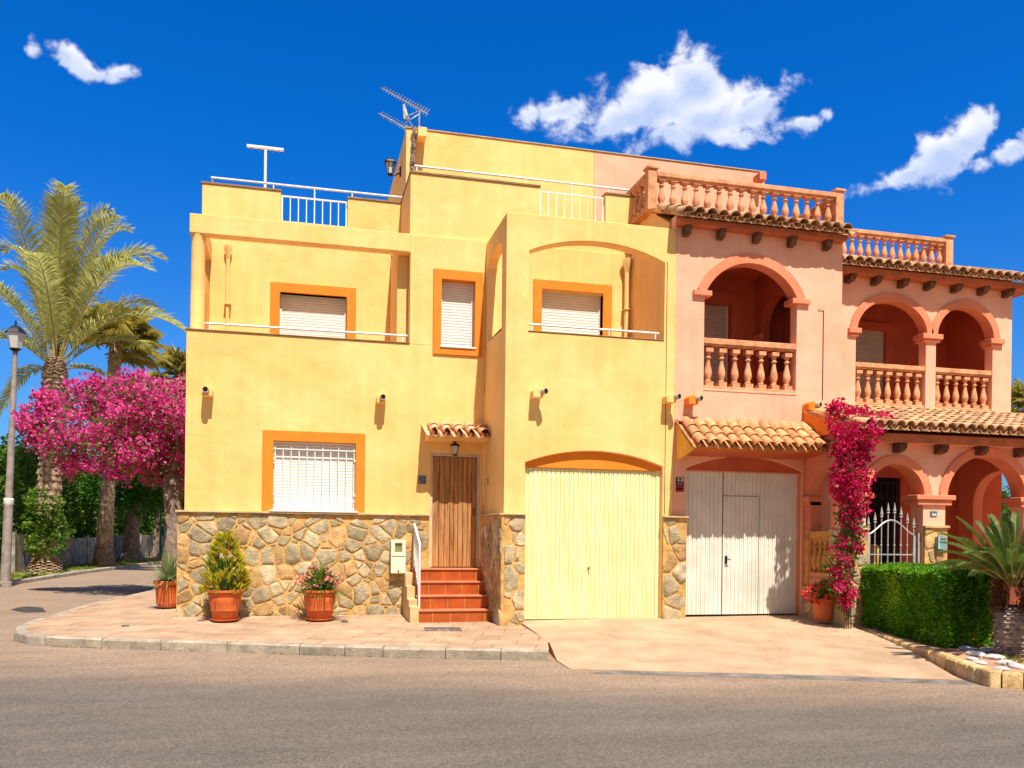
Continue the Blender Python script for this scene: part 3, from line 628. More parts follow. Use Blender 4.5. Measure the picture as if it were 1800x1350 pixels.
# windows
w1 = window(yh, -.67, 1.04, 1.89, 3.27, -.49, .88, 1.92, 3.095, Y0, ORA)
w2 = window(yh, 2.2, 3.09, 4.73, 6.235, 2.345, 2.95, 4.88, 6.065, Y0, ORA, .22)
w3 = window(yh, -.63, .94, 4.1, 6.20, -.46, .77, 4.1, 6.02, YB, ORA, .2, False, True)
w4 = window(yh, 4.03, 5.54, 4.1, 6.205, 4.19, 5.37, 4.1, 6.035, Y0, ORA, .2, False, True)
gr = MB(); gy = Y0+.03                                             # white window grille
for i in range(11):
    x = -.465+1.32*i/10; gr.box(x-.007, x+.007, gy-.007, gy+.007, 1.95, 3.08 if i % 2 == 0 else 2.96)
for z in (2.965, 2.09, 1.955, 3.07): gr.box(-.49, .88, gy-.018, gy-.006, z-.009, z+.009)
for x in (-.49, .88):
    for z in (2.2, 2.8): gr.box(x-.03, x+.03, gy-.03, gy, z-.02, z+.02)
gr.build('grille', WHT, w1, 0)
# door
WOOD = wood_mat(); d_ = MB(); xs = [2.235, 2.36, 2.455, 2.555, 2.625, 2.70, 2.79, 2.875, 2.95, 3.035]
for a, b in zip(xs, xs[1:]): d_.box(a+.004, b-.004, Y0+.075+random.uniform(0, .008), Y0+.11, .965, 2.93)
dr = d_.build('door', WOOD, yh, 0, .004)
MB().box(2.235, 3.035, Y0+.112, Y0+.14, .96, 2.93).build('backing', DWOOD, dr, 0)
MB().box(2.19, 2.232, Y0+.02, Y0+.15, .96, 2.985).box(3.038, 3.08, Y0+.02, Y0+.15, .96, 2.985).box(2.232, 3.038, Y0+.02, Y0+.15, 2.935, 2.985).build('frame', mat('door_frame', (.60, .50, .38), .5, .1, 5, 0), dr, 0, .004)
MB().box(2.98, 3.0, Y0+.05, Y0+.075, 1.88, 2.02).build('handle', DWOOD, dr, 0)
# canopy over the door
cn = MB(); cn.panel([(Y0+.002, 3.18), (14.56, 3.18), (14.54, 3.24), (Y0+.002, 3.42)], [], 2.08, 3.145, 'X'); can = cn.build('door_canopy', YEL, yh, 0, .006)
tl = MB(); tiles(tl, 2.09, 3.16, 14.99, 3.43, 14.48, 3.245, .213, 2, .092, seed=4); tl.build('tile_roof', mat('pale_canopy_tile', (.72, .42, .24), .85, .18, 6, .2, 60, col2=(.56, .28, .13), island=.12), can, 40)
# steps
st = MB(); zs_ = [.08, .30, .52, .74, .95]; ys_ = [13.95, 14.2, 14.45, 14.7]
for i in range(4):
    st.box(1.87, 3.148, ys_[i], Y0-.002, zs_[i]-(.15 if i == 0 else 0), zs_[i+1]-.028)
stp = st.build('steps', RTILE, yh, 0, .004)
tr_ = MB()
for i in range(4): tr_.box(1.862, 3.147, ys_[i]-.022, (ys_[i+1]-.001 if i < 3 else Y0-.004), zs_[i+1]-.027, zs_[i+1])
tr_.build('tread', mat('step_tread', (.62, .20, .085), .5, .1, 4, .08, 60, spec=.4), stp, 0, .005)
jt = MB()
for i in range(4):
    for k in range(1, 5): x = 1.87+k*.29-.06; jt.box(x-.003, x+.003, ys_[i]-.002, ys_[i]+.003, zs_[i], zs_[i+1]-.03)
each(jt, 'joint', MORT, stp, 0)
sw = MB(); sw.panel([(13.92, -.05), (Y0-.06, -.05), (Y0-.06, .88), (14.62, .88), (14.62, .66), (14.38, .66), (14.38, .46), (14.12, .46), (14.12, .36), (13.92, .36)], [], 1.72, 1.868, 'X')
swo = sw.build('stair_wall', CAP, yh, 0, .012)
# handrail
hr = MB(); xr = 1.90
hr.tube([(xr, 14.88, .96), (xr, 14.88, 1.72), (xr, 14.16, 1.38), (xr, 14.16, .30)], .019, 8)
hr.tube([(xr, 14.86, .98+.12), (xr, 14.16, .52)], .012, 6)
for i in range(1, 6): y = 14.16+.72*i/6; hr.tube([(xr, y, .54+.6*i/6), (xr, y, 1.38+.34*i/6)], .009, 6)
hr.build('handrail', WHT, yh)
# stone base
def fr(y): return lambda a, z, d: (a, y-d, z)
clad([(fr(Y0), -2.0, 2.17, .0, 1.86)], yh, .195, 11)
clad([(lambda a, z, d: (3.15-d, a, z), 13.325, 14.93, .0, 1.87), (fr(YP), 3.152, 3.50, -.05, 1.87)], yh, .23, 23)
clad([(fr(YP), 5.905, 6.33, .0, 1.87)], yh, .21, 37)
cp = MB(); cp.box(-2.03, 2.18, Y0-.10, Y0-.001, 1.862, 1.895).box(3.06, 3.148, 13.3, Y0-.001, 1.872, 1.90).box(3.148, 3.50, 13.3, YP-.001, 1.872, 1.90).box(5.9, 6.345, 13.3, YP-.001, 1.872, 1.90)
each(cp, 'coping', CAP, yh, 0, .006)
MB().box(-.55, .93, Y0-.115, Y0-.02, 1.896, 1.922).build('sill', WHT, yh, 0, .004)
# garage
gd = garage_door(yh, 3.505, 5.83, .17, 2.66, YP+.115, mat('cream_yellow_door', (.80, .74, .42), .55, .03, 2, .05, 30, spec=.3, col2=(.74, .67, .35), stain=.05), .078)
MB().lathe([(.020, 0), (.020, .02), (.012, .025)], (0, 0, 0), 12, Matrix.Translation((4.64, YP+.11, 1.02)) @ Matrix.Rotation(rad(90), 4, 'X')).box(4.63, 4.65, YP+.10, YP+.112, .93, .95).build('handle', mat('brass_lock', (.30, .22, .10), .4, .1, 5, 0), gd)
MB().box(3.50, 3.53, YP+.09, YP+.17, .15, 2.70).box(5.83, 5.90, YP+.10, YP+.17, .15, 2.70).build('frame', mat('cream_yellow_door', (1, 1, 1)), gd, 0)
MB().box(3.45, 5.95, YP+.08, YP+.2, 2.665, 3.0).build('tympanum', ORA, yh, 0)
# railings
def rail(name, pts, parent, posts=(), zb=0, r=.02):
    mb = MB(); mb.tube(pts, r, 10)
    for (x, y, z0, z1) in posts: mb.tube([(x, y, z0), (x, y, z1)], .013, 8)
    return mb.build(name, WHT, parent, 50)
rail('railing', [(-1.62, Y0+.1, 5.03), (1.76, Y0+.1, 5.04)], yh, [(-1.55, Y0+.1, 4.9, 5.03), (.02, Y0+.1, 4.9, 5.03), (1.68, Y0+.1, 4.9, 5.03)])
rail('railing', [(3.53, YP+.1, 5.0), (5.84, YP+.1, 5.0)], yh, [(3.62, YP+.1, 4.87, 5.0), (4.95, YP+.1, 4.87, 5.0), (5.78, YP+.1, 4.87, 5.0)])
rail('railing', [(-1.70, YB+2.2, 8.06), (-1.70, YB+.1, 8.06), (1.80, YB+.1, 8.06)], yh, [(-1.70, YB+.2, 7.93, 8.06), (-.6, YB+.1, 7.93, 8.06), (.15, YB+.1, 7.36, 8.06), (.85, YB+.1, 7.93, 8.06)])
rail('railing', [(1.86, 15.15, 8.08), (6.2, 15.15, 8.08)], yh, [(1.9, 15.15, 7.94, 8.08), (3.9, 15.15, 7.94, 8.08), (4.78, 15.15, 7.4, 8.08), (5.5, 15.15, 7.95, 8.08)])
for (a, b, y, z0, z1) in ((-.44, .745, YB+.1, 7.40, 7.84), (4.18, 5.40, 15.15, 7.44, 7.86)):
    mb = MB(); n = 8
    for i in range(n+1): x = a+(b-a)*i/n; q = .014 if i in (0, n) else .0085; mb.box(x-q, x+q, y-q, y+q, z0-.04, z1)
    mb.box(a-.014, b+.014, y-.013, y+.013, z1, z1+.026); mb.box(a, b, y-.008, y+.008, z0-.05, z0-.032); mb.build('railing_panel', WHT, yh, 0)
# down pipes
mb = MB(); mb.tube([(-1.38, YB-.07, 4.1), (-1.38, YB-.07, 6.55)], .034, 12); mb.lathe([(.036, 6.55), (.04, 6.58), (.072, 6.70), (.072, 6.78)], (-1.38, YB-.08, 0), 4); mb.box(-1.44, -1.32, YB-.13, YB, 5.7, 5.72); mb.build('down_pipe', PIPE, yh)
mb = MB(); mb.tube([(5.80, Y0-.09, 4.1), (5.80, Y0-.09, 6.45)], .042, 12); mb.lathe([(.045, 6.45), (.055, 6.5), (.095, 6.62), (.095, 6.70)], (5.80, Y0-.1, 0), 4); mb.box(5.74, 5.86, Y0-.15, Y0, 5.75, 5.77); mb.build('down_pipe', PIPE, yh)
# rain spouts
def spout(x, y, z, m, parent, dx):
    mb = MB(); mb.panel([(x-.085, z-.075), (x+.085, z-.075), (x+.085, z+.03), (x+.06, z+.065), (x, z+.08), (x-.06, z+.065), (x-.085, z+.03)], [], y-.20, y+.002)
    o = mb.build('rain_spout', m, parent, 30, .008)
    M_ = Matrix.Translation((x+dx*.2, y-.17, z+.02)) @ Matrix.Rotation(math.atan2(dx, 1)*1.3, 4, 'Z') @ Matrix.Rotation(rad(90), 4, 'X')
    MB().lathe([(.045, 0), (.052, .03), (.052, .10), (.042, .10), (.040, .02)], (0, 0, 0), 14, M_).build('pipe_end', mat('pipe_plastic', (.55, .44, .30), .5, .1, 5, 0), o)
    MB().lathe([(.041, .05), (.041, .092)], (0, 0, 0), 14, M_).build('pipe_hole', DARK, o); return o
spout(-1.55, Y0, 3.85, YEL, yh, -.05); spout(1.30, Y0, 3.87, YEL, yh, .05); spout(3.65, YP, 3.84, YEL, yh, .35); spout(5.96, YP, 3.87, YEL, yh, .35)

# small fixtures on the yellow house
def lantern(loc, label, s=1., arm=None):
    t = thing('wall_lantern', loc, label, 'lantern'); x, y, z = loc; B = MB()
    if arm: B.tube([(x+arm, y, z-.05*s), (x+arm*.5, y, z-.11*s), (x, y, z-.1*s)], .012*s, 8); B.box(x+arm-.01, x+arm+.02, y-.03, y+.03, z-.12*s, z+.05*s)
    else: B.tube([(x, y+.2, z+.17*s), (x, y+.08, z+.24*s), (x, y, z+.2*s)], .01, 6)
    B.lathe([(.03*s, -.13*s), (.05*s, -.11*s), (.055*s, -.1*s), (.055*s, -.09*s)], (x, y, z), 6); B.lathe([(.12*s, .1*s), (.11*s, .125*s), (.05*s, .17*s), (.02*s, .18*s), (.015*s, .21*s)], (x, y, z), 6)
    for i in range(6): a = math.pi*i/3; B.tube([(x+.052*s*math.cos(a), y+.052*s*math.sin(a), z-.1*s), (x+.085*s*math.cos(a), y+.085*s*math.sin(a), z+.11*s)], .006*s, 4)
    B.build('frame', BLK, t); MB().lathe([(.045*s, -.09*s), (.075*s, .1*s)], (x, y, z), 6).build('glass', GLS, t); return t
lantern((2.59, 14.80, 2.99+.03), 'small black lantern hanging above the wooden front door', .75)
pl = at(690, 297, 17.4); lantern((1.64, 17.4, pl.z), 'black wall lantern high on the side of the rooftop tower', 1.15, .20)
t = thing('meter_box', (1.62, 14.9, .85), 'cream meter box with small window on the stone base beside the steps', 'meter box')
mb = MB(); mb.panel([(1.49, .855), (1.745, .855), (1.745, 1.44), (1.49, 1.44)], [rect(1.56, 1.68, 1.22, 1.38)], 14.80, 14.93); mb.build('body', PALET, t, 0, .012)
MB().box(1.555, 1.685, 14.83, 14.90, 1.215, 1.385).build('window', mat('meter_glass', (.22, .24, .09), .2, .1, 9, 0, spec=.5), t, 0)
MB().box(1.50, 1.735, 14.797, 14.81, 1.15, 1.158).build('seam', DARK, t, 0); MB().lathe([(.014, 0), (.014, .012)], (0, 0, 0), 10, Matrix.Translation((1.62, 14.80, .90)) @ Matrix.Rotation(rad(90), 4, 'X')).build('lock', BLK, t)
def plate(name, loc, w_, h_, label, cat, base, bits, y_th=.015):
    t = thing(name, loc, label, cat); x, y, z = loc; MB().box(x-w_/2, x+w_/2, y-y_th, y, z-h_/2, z+h_/2).build('plate', base, t, 0, .002)
    for (nm, m, rs) in bits:
        mb = MB()
        for (a, b, c, d) in rs: mb.box(x+a*w_, x+b*w_, y-y_th-.003, y-y_th+.001, z+c*h_, z+d*h_)
        mb.build(nm, m, t, 0)
    return t
BLU = mat('blue_tile', (.05, .09, .17), .25, .3, 30, 0, spec=.6); WTL = mat('white_tile', (.72, .72, .70), .3, .05, 9, 0, spec=.5)
VIO = mat('violet_glaze', (.28, .17, .27), .3, .2, 30, 0, spec=.5); TEA = mat('teal_glaze', (.08, .20, .22), .3, .2, 30, 0, spec=.5)
plate('house_number_tile', (2.04, Y0-.001, 2.50), .13, .14, 'small dark blue glazed number tile on yellow wall left of the door', 'number tile', BLU,
      [('glaze', VIO, [(-.42, -.1, -.35, -.1), (-.3, -.12, .22, .38)]), ('glaze', TEA, [(.1, .22, -.38, .38), (.22, .4, -.05, .12), (-.05, .08, .0, .3)])])
t = thing('doorbell', (3.13, 14.62, 2.5), 'tiny grey doorbell on the side wall right of the wooden door', 'doorbell')
MB().box(3.132, 3.149, 14.58, 14.64, 2.42, 2.54).build('housing', GRY, t, 0, .004); MB().box(3.128, 3.133, 14.597, 14.623, 2.45, 2.475).build('button', WTL, t, 0)
RSG = mat('sign_red', (.30, .012, .014), .4, .1, 9, 0, spec=.4); BSG = mat('sign_black', (.03, .018, .02), .4, .1, 9, 0, spec=.4); WSG = mat('sign_pale', (.62, .42, .40), .4, .1, 9, 0)
plate('alarm_sign', (6.215, YP-.001, 2.44), .15, .245, 'small red and black alarm sign on the pillar left of the white garage door', 'sign', BSG,
      [('red_panel', RSG, [(-.48, .48, -.48, -.05)]), ('pale_panel', WSG, [(-.3, .42, .2, .46)]), ('lettering', WSG, [(-.4, -.3, -.35, -.24), (-.27, -.17, -.35, -.2), (-.14, -.04, -.35, -.24), (-.01, .09, -.35, -.24), (.12, .22, -.35, -.24), (.25, .35, -.35, -.24), (-.38, .36, .04, .07)]), ('emblem', RSG, [(-.12, .12, .26, .42)])], .012)
t = thing('drying_post', (-.76, YB+.3, 6.9), 'white T shaped drying line post on the left roof terrace', 'post')
MB().tube([(-.76, YB+.3, 6.9), (-.76, YB+.3, 8.80)], .026, 10).build('post', WHT, t); MB().box(-1.10, -.43, YB+.27, YB+.33, 8.78, 8.825).build('crossbar', WHT, t, 0, .004)
hk = MB()
for x in (-1.0, -.86, -.64, -.52): hk.tube([(x, YB+.3, 8.79), (x, YB+.3, 8.73)], .006, 5)
hk.build('hook', GRY, t)
# television aerials
def yagi(mb, a, b, n, l0, l1):
    a = Vector(a); b = Vector(b); d = (b-a).normalized(); s_ = Vector((-d.y, d.x, 0)).normalized(); u_ = d.cross(s_); mb.tube([a, b], .012, 6)
    for i in range(n):
        p = a.lerp(b, (i+.3)/n); l = l0+(l1-l0)*i/n; mb.tube([p-s_*l*.5+u_*l*.25, p, p+s_*l*.5+u_*l*.25], .006, 4); mb.tube([p, p-u_*l*.35], .005, 4)
t = thing('television_aerial', (2.14, 17.0, 9.38), 'pair of metal television aerials with combed arms on the tower roof corner', 'aerial')
ag = mat('aerial_metal', (.50, .50, .47), .4, .1, 8, 0, metal=.6)
A_ = MB(); a1 = at(672, 155, 16.3); a2 = at(752, 200, 17.2); yagi(A_, a1, a2, 17, .11, .20); A_.build('upper_aerial', ag, t)
A_ = MB(); a3 = at(668, 200, 16.3); a4 = at(714, 226, 16.9); yagi(A_, a3, a4+(a4-a3)*.3, 13, .12, .18); A_.build('lower_aerial', ag, t)
pm = at(737, 205, 17.0); A_ = MB(); A_.tube([(pm.x, 17.0, 9.3), (pm.x, 17.0, pm.z+.16)], .018, 8); pb = at(713, 215, 17.0); A_.tube([(pb.x, 17, 9.3), (pb.x, 17, pb.z), (pm.x, 17, pb.z+.2)], .011, 6)
A_.tube([at(728, 226, 17), at(714, 205, 17), at(733, 196, 17)], .010, 6); A_.build('mast', ag, t)
pc = at(714, 198, 16.95); A_ = MB(); A_.panel([(-.05, -.12), (.06, -.12), (-.03, .16), (-.07, .15)], [], -.02, .02); 
for v in A_.v: v += pc
A_.build('reflector', ag, t, 0)
t = thing('climbing_cable', (1.95, 16.4, 7.9), 'brown bundle of cables and dry vine climbing the tower corner', 'cable bundle'); mb = MB(); rnd = random.Random(3)
for k in range(9):
    pts = []
    for i in range(14):
        f = i/13; sp = .05+.07*math.exp(-((f-.33)/.14)**2); pts.append((1.93+.07*f+rnd.uniform(-sp, sp)*.8, 16.42+rnd.uniform(-.03, .05), 7.6+1.77*f))
    mb.tube(pts, rnd.uniform(.008, .02), 5)
mb.build('strand', BARK, t)

# ================================================================== PINK HOUSE (middle)
ph = thing('pink_house', (6.1, 13.4, .15), 'salmon pink terraced house with arched balcony and tiled canopy over its white garage', 'house')
XR = 9.31; a_ = MB()
g2 = seg_arch(6.33, 8.56, -.1, 2.72, 2.95); ob = seg_arch(6.635, 8.41, 4.09, 5.72, 6.30, 28)
a_.panel(rect(X1p, XR, -.1, 7.02), [g2, ob], YP, YP+.22); each(a_, 'wall', PNK, ph, 25, .012)
bb = MB(); bb.box(9.1, XR, YP+.22, 25, -.1, 7.02); bb.box(X1p, 6.3, YP+.22, 15, 3.95, 7.02)
bb.panel(rect(6.3, 9.1, 3.95, 7.02), [rect(6.7, 8.0, 4.1, 6.03)], 15.0, 15.2); bb.box(6.3, 9.1, YP+.22, 15.0, 3.95, 4.08)
bb.panel([(YP+.22, 4.08), (15.0, 4.08), (15.0, 6.55), (YP+.22, 6.55)], [seg_arch(13.75, 14.75, 4.6, 5.45, 6.05, 16)], 8.5, 8.68, 'X')
bb.box(6.3, 9.1, YP+.22, 15.0, 6.55, 6.6)
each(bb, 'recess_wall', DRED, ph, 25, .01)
MB().box(8.43, 8.499, 14.66, 14.96, 5.32, 5.45).each('impost', COR, ph, 0, .01)
wi = window(ph, 6.5, 8.26, 4.1, 6.25, 6.68, 7.98, 4.1, 6.05, 15.0, DRED, .18, False, True, mat('grey_shutter', (.55, .50, .42), .6, .05, 4, 0))
MB().box(6.3, XR-.2, YP+.22, 25, 6.88, 7.0).each('roof_slab', COR, ph, 0)
# arch trim
mb = MB(); mb.panel(arch_band(6.635, 8.41, 5.72, 6.30, .165, 28, seg_arch), [], YP-.04, YP+.21); mb.build('arch_trim', COR, ph, 25, .006)
mb = MB()
mb.box(6.41, 6.75, YP-.06, YP+.24, 5.665, 5.76).box(8.29, 8.64, YP-.06, YP+.24, 5.665, 5.76); each(mb, 'impost', COR, ph, 0, .012)
bm7 = baluster_mesh(.66, .068); balustrade(ph, (6.64, YP+.11), (8.41, YP+.11), 4.10, 4.97, 7, BAL, bm7, .1, .2, .05)
for ch in ():
    pass
MB().box(6.63, 8.42, YP-.01, YP+.22, 4.06, 4.10).build('ledge', PNK, ph, 0, .006)
# eave with brackets
e_ = MB(); e_.box(6.08, 9.27, 13.20, YP-.001, 6.80, 6.90); each(e_, 'fascia', FASC, ph, 0, .006)
for px in (1208, 1268, 1331, 1393, 1455):
    x = at(px, 400, 13.3).x; b_ = MB(); b_.panel([(13.22, 6.80), (13.22, 6.74), (13.27, 6.66), (YP, 6.64), (YP, 6.80)], [], x-.05, x+.06, 'X'); b_.build('bracket', DWOOD, ph, 0, .01)
g_ = MB(); g_.panel([(YP+.23, 6.772), (15.0, 6.772), (15.0, 7.38), (14.35, 7.38), (YP+.23, 6.96)], [], 6.06, 6.26, 'X'); g_.panel([(YP+.23, 6.90), (14.35, 7.30), (14.35, 7.38), (YP+.23, 6.98)], [], 6.27, 9.28, 'X'); g_.build('roof_bed', YEL, ph, 0)
MB().box(6.08, XR, 14.18, 14.42, 7.30, 7.40).build('roof_ledge', COR, ph, 0, .008)
tl = MB(); tiles(tl, 6.05, 9.27, 14.17, 7.34, 13.11, 6.905, .214, 3, .095, seed=8); tl.build('tile_roof', OTILE, ph, 40)
# roof balustrade
pd = MB()
YT = 14.3; xl = at(1144, 330, YT).x; xr2 = at(1472, 370, YT).x; zt0 = at(1300, 322, YT).z; zb0 = 7.40
for (x, y) in ((xl, YT), (xr2, YT)):
    pd.box(x-.085, x+.085, y-.085, y+.085, zb0-.01, zt0+.04); pd.box(x-.11, x+.11, y-.11, y+.11, zt0+.04, zt0+.085)
each(pd, 'pedestal', BAL, ph, 0, .008)
bm6 = baluster_mesh(zt0-zb0-.135, .066, 'roof_baluster')
balustrade(ph, (xl+.09, YT), (xr2-.09, YT), zb0, zt0, 16, BAL, bm6, .085, .19, .05)
balustrade(ph, (xr2, YT+.1), (xr2, 16.9), zb0, zt0, 11, BAL, bm6, .085, .19, .05)
balustrade(ph, (xl, YT+.1), (xl, 16.45), zb0, zt0, 9, BAL, bm6, .085, .19, .05)
MB().box(xl-.1, xl+.1, 15.0, 16.5, 6.9, zb0).box(6.3, XR+.9, 14.45, 16.5, 6.9, 7.0).build('roof_ledge', COR, ph, 0)
t_ = MB(); t_.box(5.692, 9.55, YB+.02, 21.0, 6.9, 9.38); each(t_, 'tower', PNK, ph, 0, .012)
MB().box(9.28, 9.44, YB-.25, YB+.02, 9.1, 9.26).build('scupper', COR, ph, 0, .01)
MB().box(5.693, 9.57, YB, YB+.12, 9.381, 9.40).each('coping', CAP, ph, 0, .003)
# garage canopy
cn = MB(); cn.panel([(YP-.001, 2.84), (12.86, 2.98), (12.80, 3.02), (YP-.001, 3.47)], [], 6.135, 6.20, 'X'); cn.panel([(YP-.001, 2.84), (12.86, 2.98), (12.80, 3.02), (YP-.001, 3.47)], [], 8.75, 8.80, 'X'); can = cn.build('garage_canopy', mat('orange_yellow_plaster', (.80, .42, .075), .85, .06, 3, .15, 60), ph, 0, .004)
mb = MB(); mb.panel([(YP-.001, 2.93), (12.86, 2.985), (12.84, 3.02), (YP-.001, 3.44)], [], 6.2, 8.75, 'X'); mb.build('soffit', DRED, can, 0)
mb = MB(); mb.box(6.19, 8.78, 12.79, 12.83, 2.985, 3.03); each(mb, 'fascia', ORA, can, 0)
tl = MB(); tiles(tl, 6.18, 8.82, YP-.02, 3.48, 12.74, 3.035, .203, 3, .093, seed=12); tl.build('tile_roof', CTILE, can, 40)
MB().box(6.12, 8.86, 13.30, YP-.001, 3.50, 3.545).build('ridge_fillet', PNK, can, 0, .01)
# white garage door
WDR = mat('white_garage_paint', (.76, .72, .65), .55, .05, 2, .05, 30, spec=.3, col2=(.66, .61, .53), stain=.07)
gd2 = garage_door(ph, 6.34, 8.52, .215, 2.69, YP+.10, WDR, .081)
gx = at(1270.5, 950, YP+.09).x; dd = MB(); dd.box(gx-.006, gx+.006, YP+.094, YP+.103, .22, 2.69)
x2 = at(1335, 870, YP+.09).x; zt = at(1300, 872, YP+.09).z; dd.box(gx+.006, x2, YP+.094, YP+.103, zt-.006, zt+.004); dd.box(x2-.004, x2+.004, YP+.094, YP+.103, .22, zt); dd.build('wicket_gap', mat('door_gap', (.20, .17, .13), .8, .1, 5, 0), gd2, 0)
hx = at(1276, 984, YP+.09); MB().box(hx.x-.018, hx.x+.018, YP+.07, YP+.10, hx.z-.07, hx.z+.07).tube([(hx.x, YP+.07, hx.z+.02), (hx.x, YP+.04, hx.z+.02), (hx.x+.06, YP+.04, hx.z)], .010, 6).build('handle', BLK, gd2)
MB().box(6.33, 8.56, YP+.05, YP+.2, 2.70, 2.98).build('tympanum', DRED, ph, 0); MB().box(6.33, 8.56, YP+.04, YP+.12, 2.68, 2.70).box(8.52, 8.56, YP+.06, YP+.2, .2, 2.68).each('lintel', COR, ph, 0)
MB().box(8.56, 8.60, YP-.03, YP+.01, .15, 2.9).build('pilaster', COR, ph, 0)
MB().box(6.10, 6.33, YP-.004, YP+.001, 1.9, 2.84).build('painted_band', PNK, ph, 0)
for x, y, m in ((6.36, YP, COR), (8.62, YP, COR)): spout(x, y, 3.86, ORA, ph, .35)
MB().tube([(8.93, YP-.012, 4.0), (8.93, YP-.012, 5.60), (8.82, YP-.012, 5.60)], .006, 5).build('cable', DARK, ph)

# ================================================================== RIGHT PINK HOUSE
YR = 14.4; XE = 13.93
rh = thing('pink_house', (9.4, 14.4, .15), 'pink house at right with twin arched balconies above an arcaded porch', 'house')
arL = arch(10.32, 11.90, 4.12, 5.56, 6.19, 26); arR = arch(12.13, 13.47, 4.12, 5.56, 6.19, 26)
w_ = MB(); w_.panel(rect(9.2, XE, 3.2, 6.95), [arL, arR], YR, YR+.22); each(w_, 'wall', PNK, rh, 25, .012)
w_ = MB(); w_.box(9.33, 9.5, YR+.22, 25, -.1, 6.95); w_.box(XE-.2, XE, YR+.22, 25, -.1, 6.95); w_.box(9.5, XE-.2, 24.8, 25, -.1, 6.95)
each(w_, 'wall', PNK, rh, 0, .01)
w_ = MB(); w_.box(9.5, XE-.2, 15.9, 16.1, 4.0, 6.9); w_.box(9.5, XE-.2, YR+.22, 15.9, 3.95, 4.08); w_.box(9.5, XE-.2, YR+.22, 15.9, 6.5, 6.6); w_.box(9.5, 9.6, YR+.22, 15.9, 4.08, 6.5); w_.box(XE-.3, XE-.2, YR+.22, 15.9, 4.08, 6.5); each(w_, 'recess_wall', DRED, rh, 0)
window(rh, 10.6, 12.0, 4.1, 6.15, 10.75, 11.7, 4.1, 5.95, 15.89, DRED, .004, False, True, mat('grey_shutter', (1, 1, 1))) if False else None
wi = MB(); wi.panel(rect(10.75, 12.25, 4.09, 6.15), [rect(10.9, 12.05, 4.12, 5.98)], 15.80, 15.899); wo = wi.build('window', DRED, rh, 0, .006); shutter(10.88, 12.07, 4.1, 6.0, 15.87, wo, m=mat('grey_shutter', (1, 1, 1)))
MB().box(9.45, 12.6, YR+.22, 24.8, 6.86, 6.94).each('roof_slab', COR, rh, 0)
for (x0, x1) in ((10.32, 11.90), (12.13, 13.47)):
    mb = MB(); mb.panel(arch_band(x0, x1, 5.56, 6.19, .15, 26, arch), [], YR-.04, YR+.21); mb.build('arch_trim', COR, rh, 25, .006)
mb = MB()
for (a, b) in ((10.13, 10.40), (11.78, 12.24), (13.37, 13.70)): mb.box(a, b, YR-.07, YR+.24, 5.50, 5.60); mb.box(a+.04, b-.04, YR-.04, YR+.235, 5.44, 5.50)
each(mb, 'impost', COR, rh, 0, .01)
bR = baluster_mesh(.63, .066, 'arcade_baluster')
balustrade(rh, (10.33, YR+.11), (11.89, YR+.11), 4.14, 4.96, 7, BAL, bR, .09, .2, .05); balustrade(rh, (12.14, YR+.11), (13.46, YR+.11), 4.14, 4.96, 6, BAL, bR, .09, .2, .05)
e_ = MB(); e_.box(9.32, 14.3, 14.14, YR-.001, 6.58, 6.70); e_.box(13.93, 14.3, YR-.001, 15.2, 6.58, 6.70); each(e_, 'fascia', FASC, rh, 0, .006)
for px in (1497, 1543, 1590, 1636, 1684, 1731, 1775):
    x = at(px, 486, 14.25).x; b_ = MB(); b_.panel([(14.16, 6.58), (14.16, 6.53), (14.22, 6.46), (YR, 6.44), (YR, 6.58)], [], x-.06, x+.06, 'X'); b_.build('bracket', DWOOD, rh, 0, .01)
tl = MB(); tiles(tl, 9.35, 14.35, 15.15, 7.15, 14.05, 6.71, .205, 3, .09, seed=15); tl.build('tile_roof', OTILE, rh, 40)
MB().panel([(YR+.22, 6.80), (15.15, 7.06), (15.15, 7.14), (YR+.22, 6.86)], [], 9.5, 14.0, 'X').build('roof_bed', COR, rh, 0)
YS = 15.3; xs0 = at(1484, 430, YS).x; xs1 = at(1664, 445, YS).x; zt1 = at(1580, 413, YS).z; zb1 = 7.20
MB().box(9.6, xs1+.12, 15.16, 15.42, 7.05, zb1).box(xs1+.13, 14.1, 15.16, 19, 7.05, 7.2).each('roof_ledge', COR, rh, 0)
pd = MB(); pd.box(xs1-.09, xs1+.09, YS-.09, YS+.09, zb1-.01, zt1+.03); pd.box(xs1-.12, xs1+.12, YS-.12, YS+.12, zt1+.03, zt1+.07); each(pd, 'pedestal', BAL, rh, 0, .008)
bR2 = baluster_mesh(zt1-zb1-.125, .062, 'terrace_baluster'); balustrade(rh, (xs0-.3, YS), (xs1-.09, YS), zb1, zt1, 14, BAL, bR2, .08, .18, .04); balustrade(rh, (xs1, YS+.1), (xs1, 17.9), zb1, zt1, 11, BAL, bR2, .08, .18, .04)
# porch
YQ = 12.2; XL = 8.60; XRR = 12.9
pw = MB(); A1 = arch(8.97, 10.06, -.1, 2.26, 2.80, 24); A2 = arch(10.50, 12.10, -.1, 2.26, 2.99, 24)
pw.panel(rect(XL, XRR, -.1, 3.18), [A1, A2], YQ, YQ+.3); pw.build('porch_wall', PNK, rh, 25, .012)
ps = MB(); ps.panel([(YQ+.3, .45), (YP-.002, .45), (YP-.002, 3.18), (YQ+.3, 3.18)], [arch(12.62, 13.22, .95, 2.3, 2.75, 20)], XL, XL+.22, 'X'); ps.build('porch_wall', COR, rh, 25, .01)
ps = MB(); ps.panel([(YQ+.3, -.1), (YR, -.1), (YR, 3.18), (YQ+.3, 3.18)], [arch(12.75, 14.0, .9, 2.25, 2.85, 20)], XRR-.22, XRR, 'X'); ps.build('porch_wall', COR, rh, 25, .01)
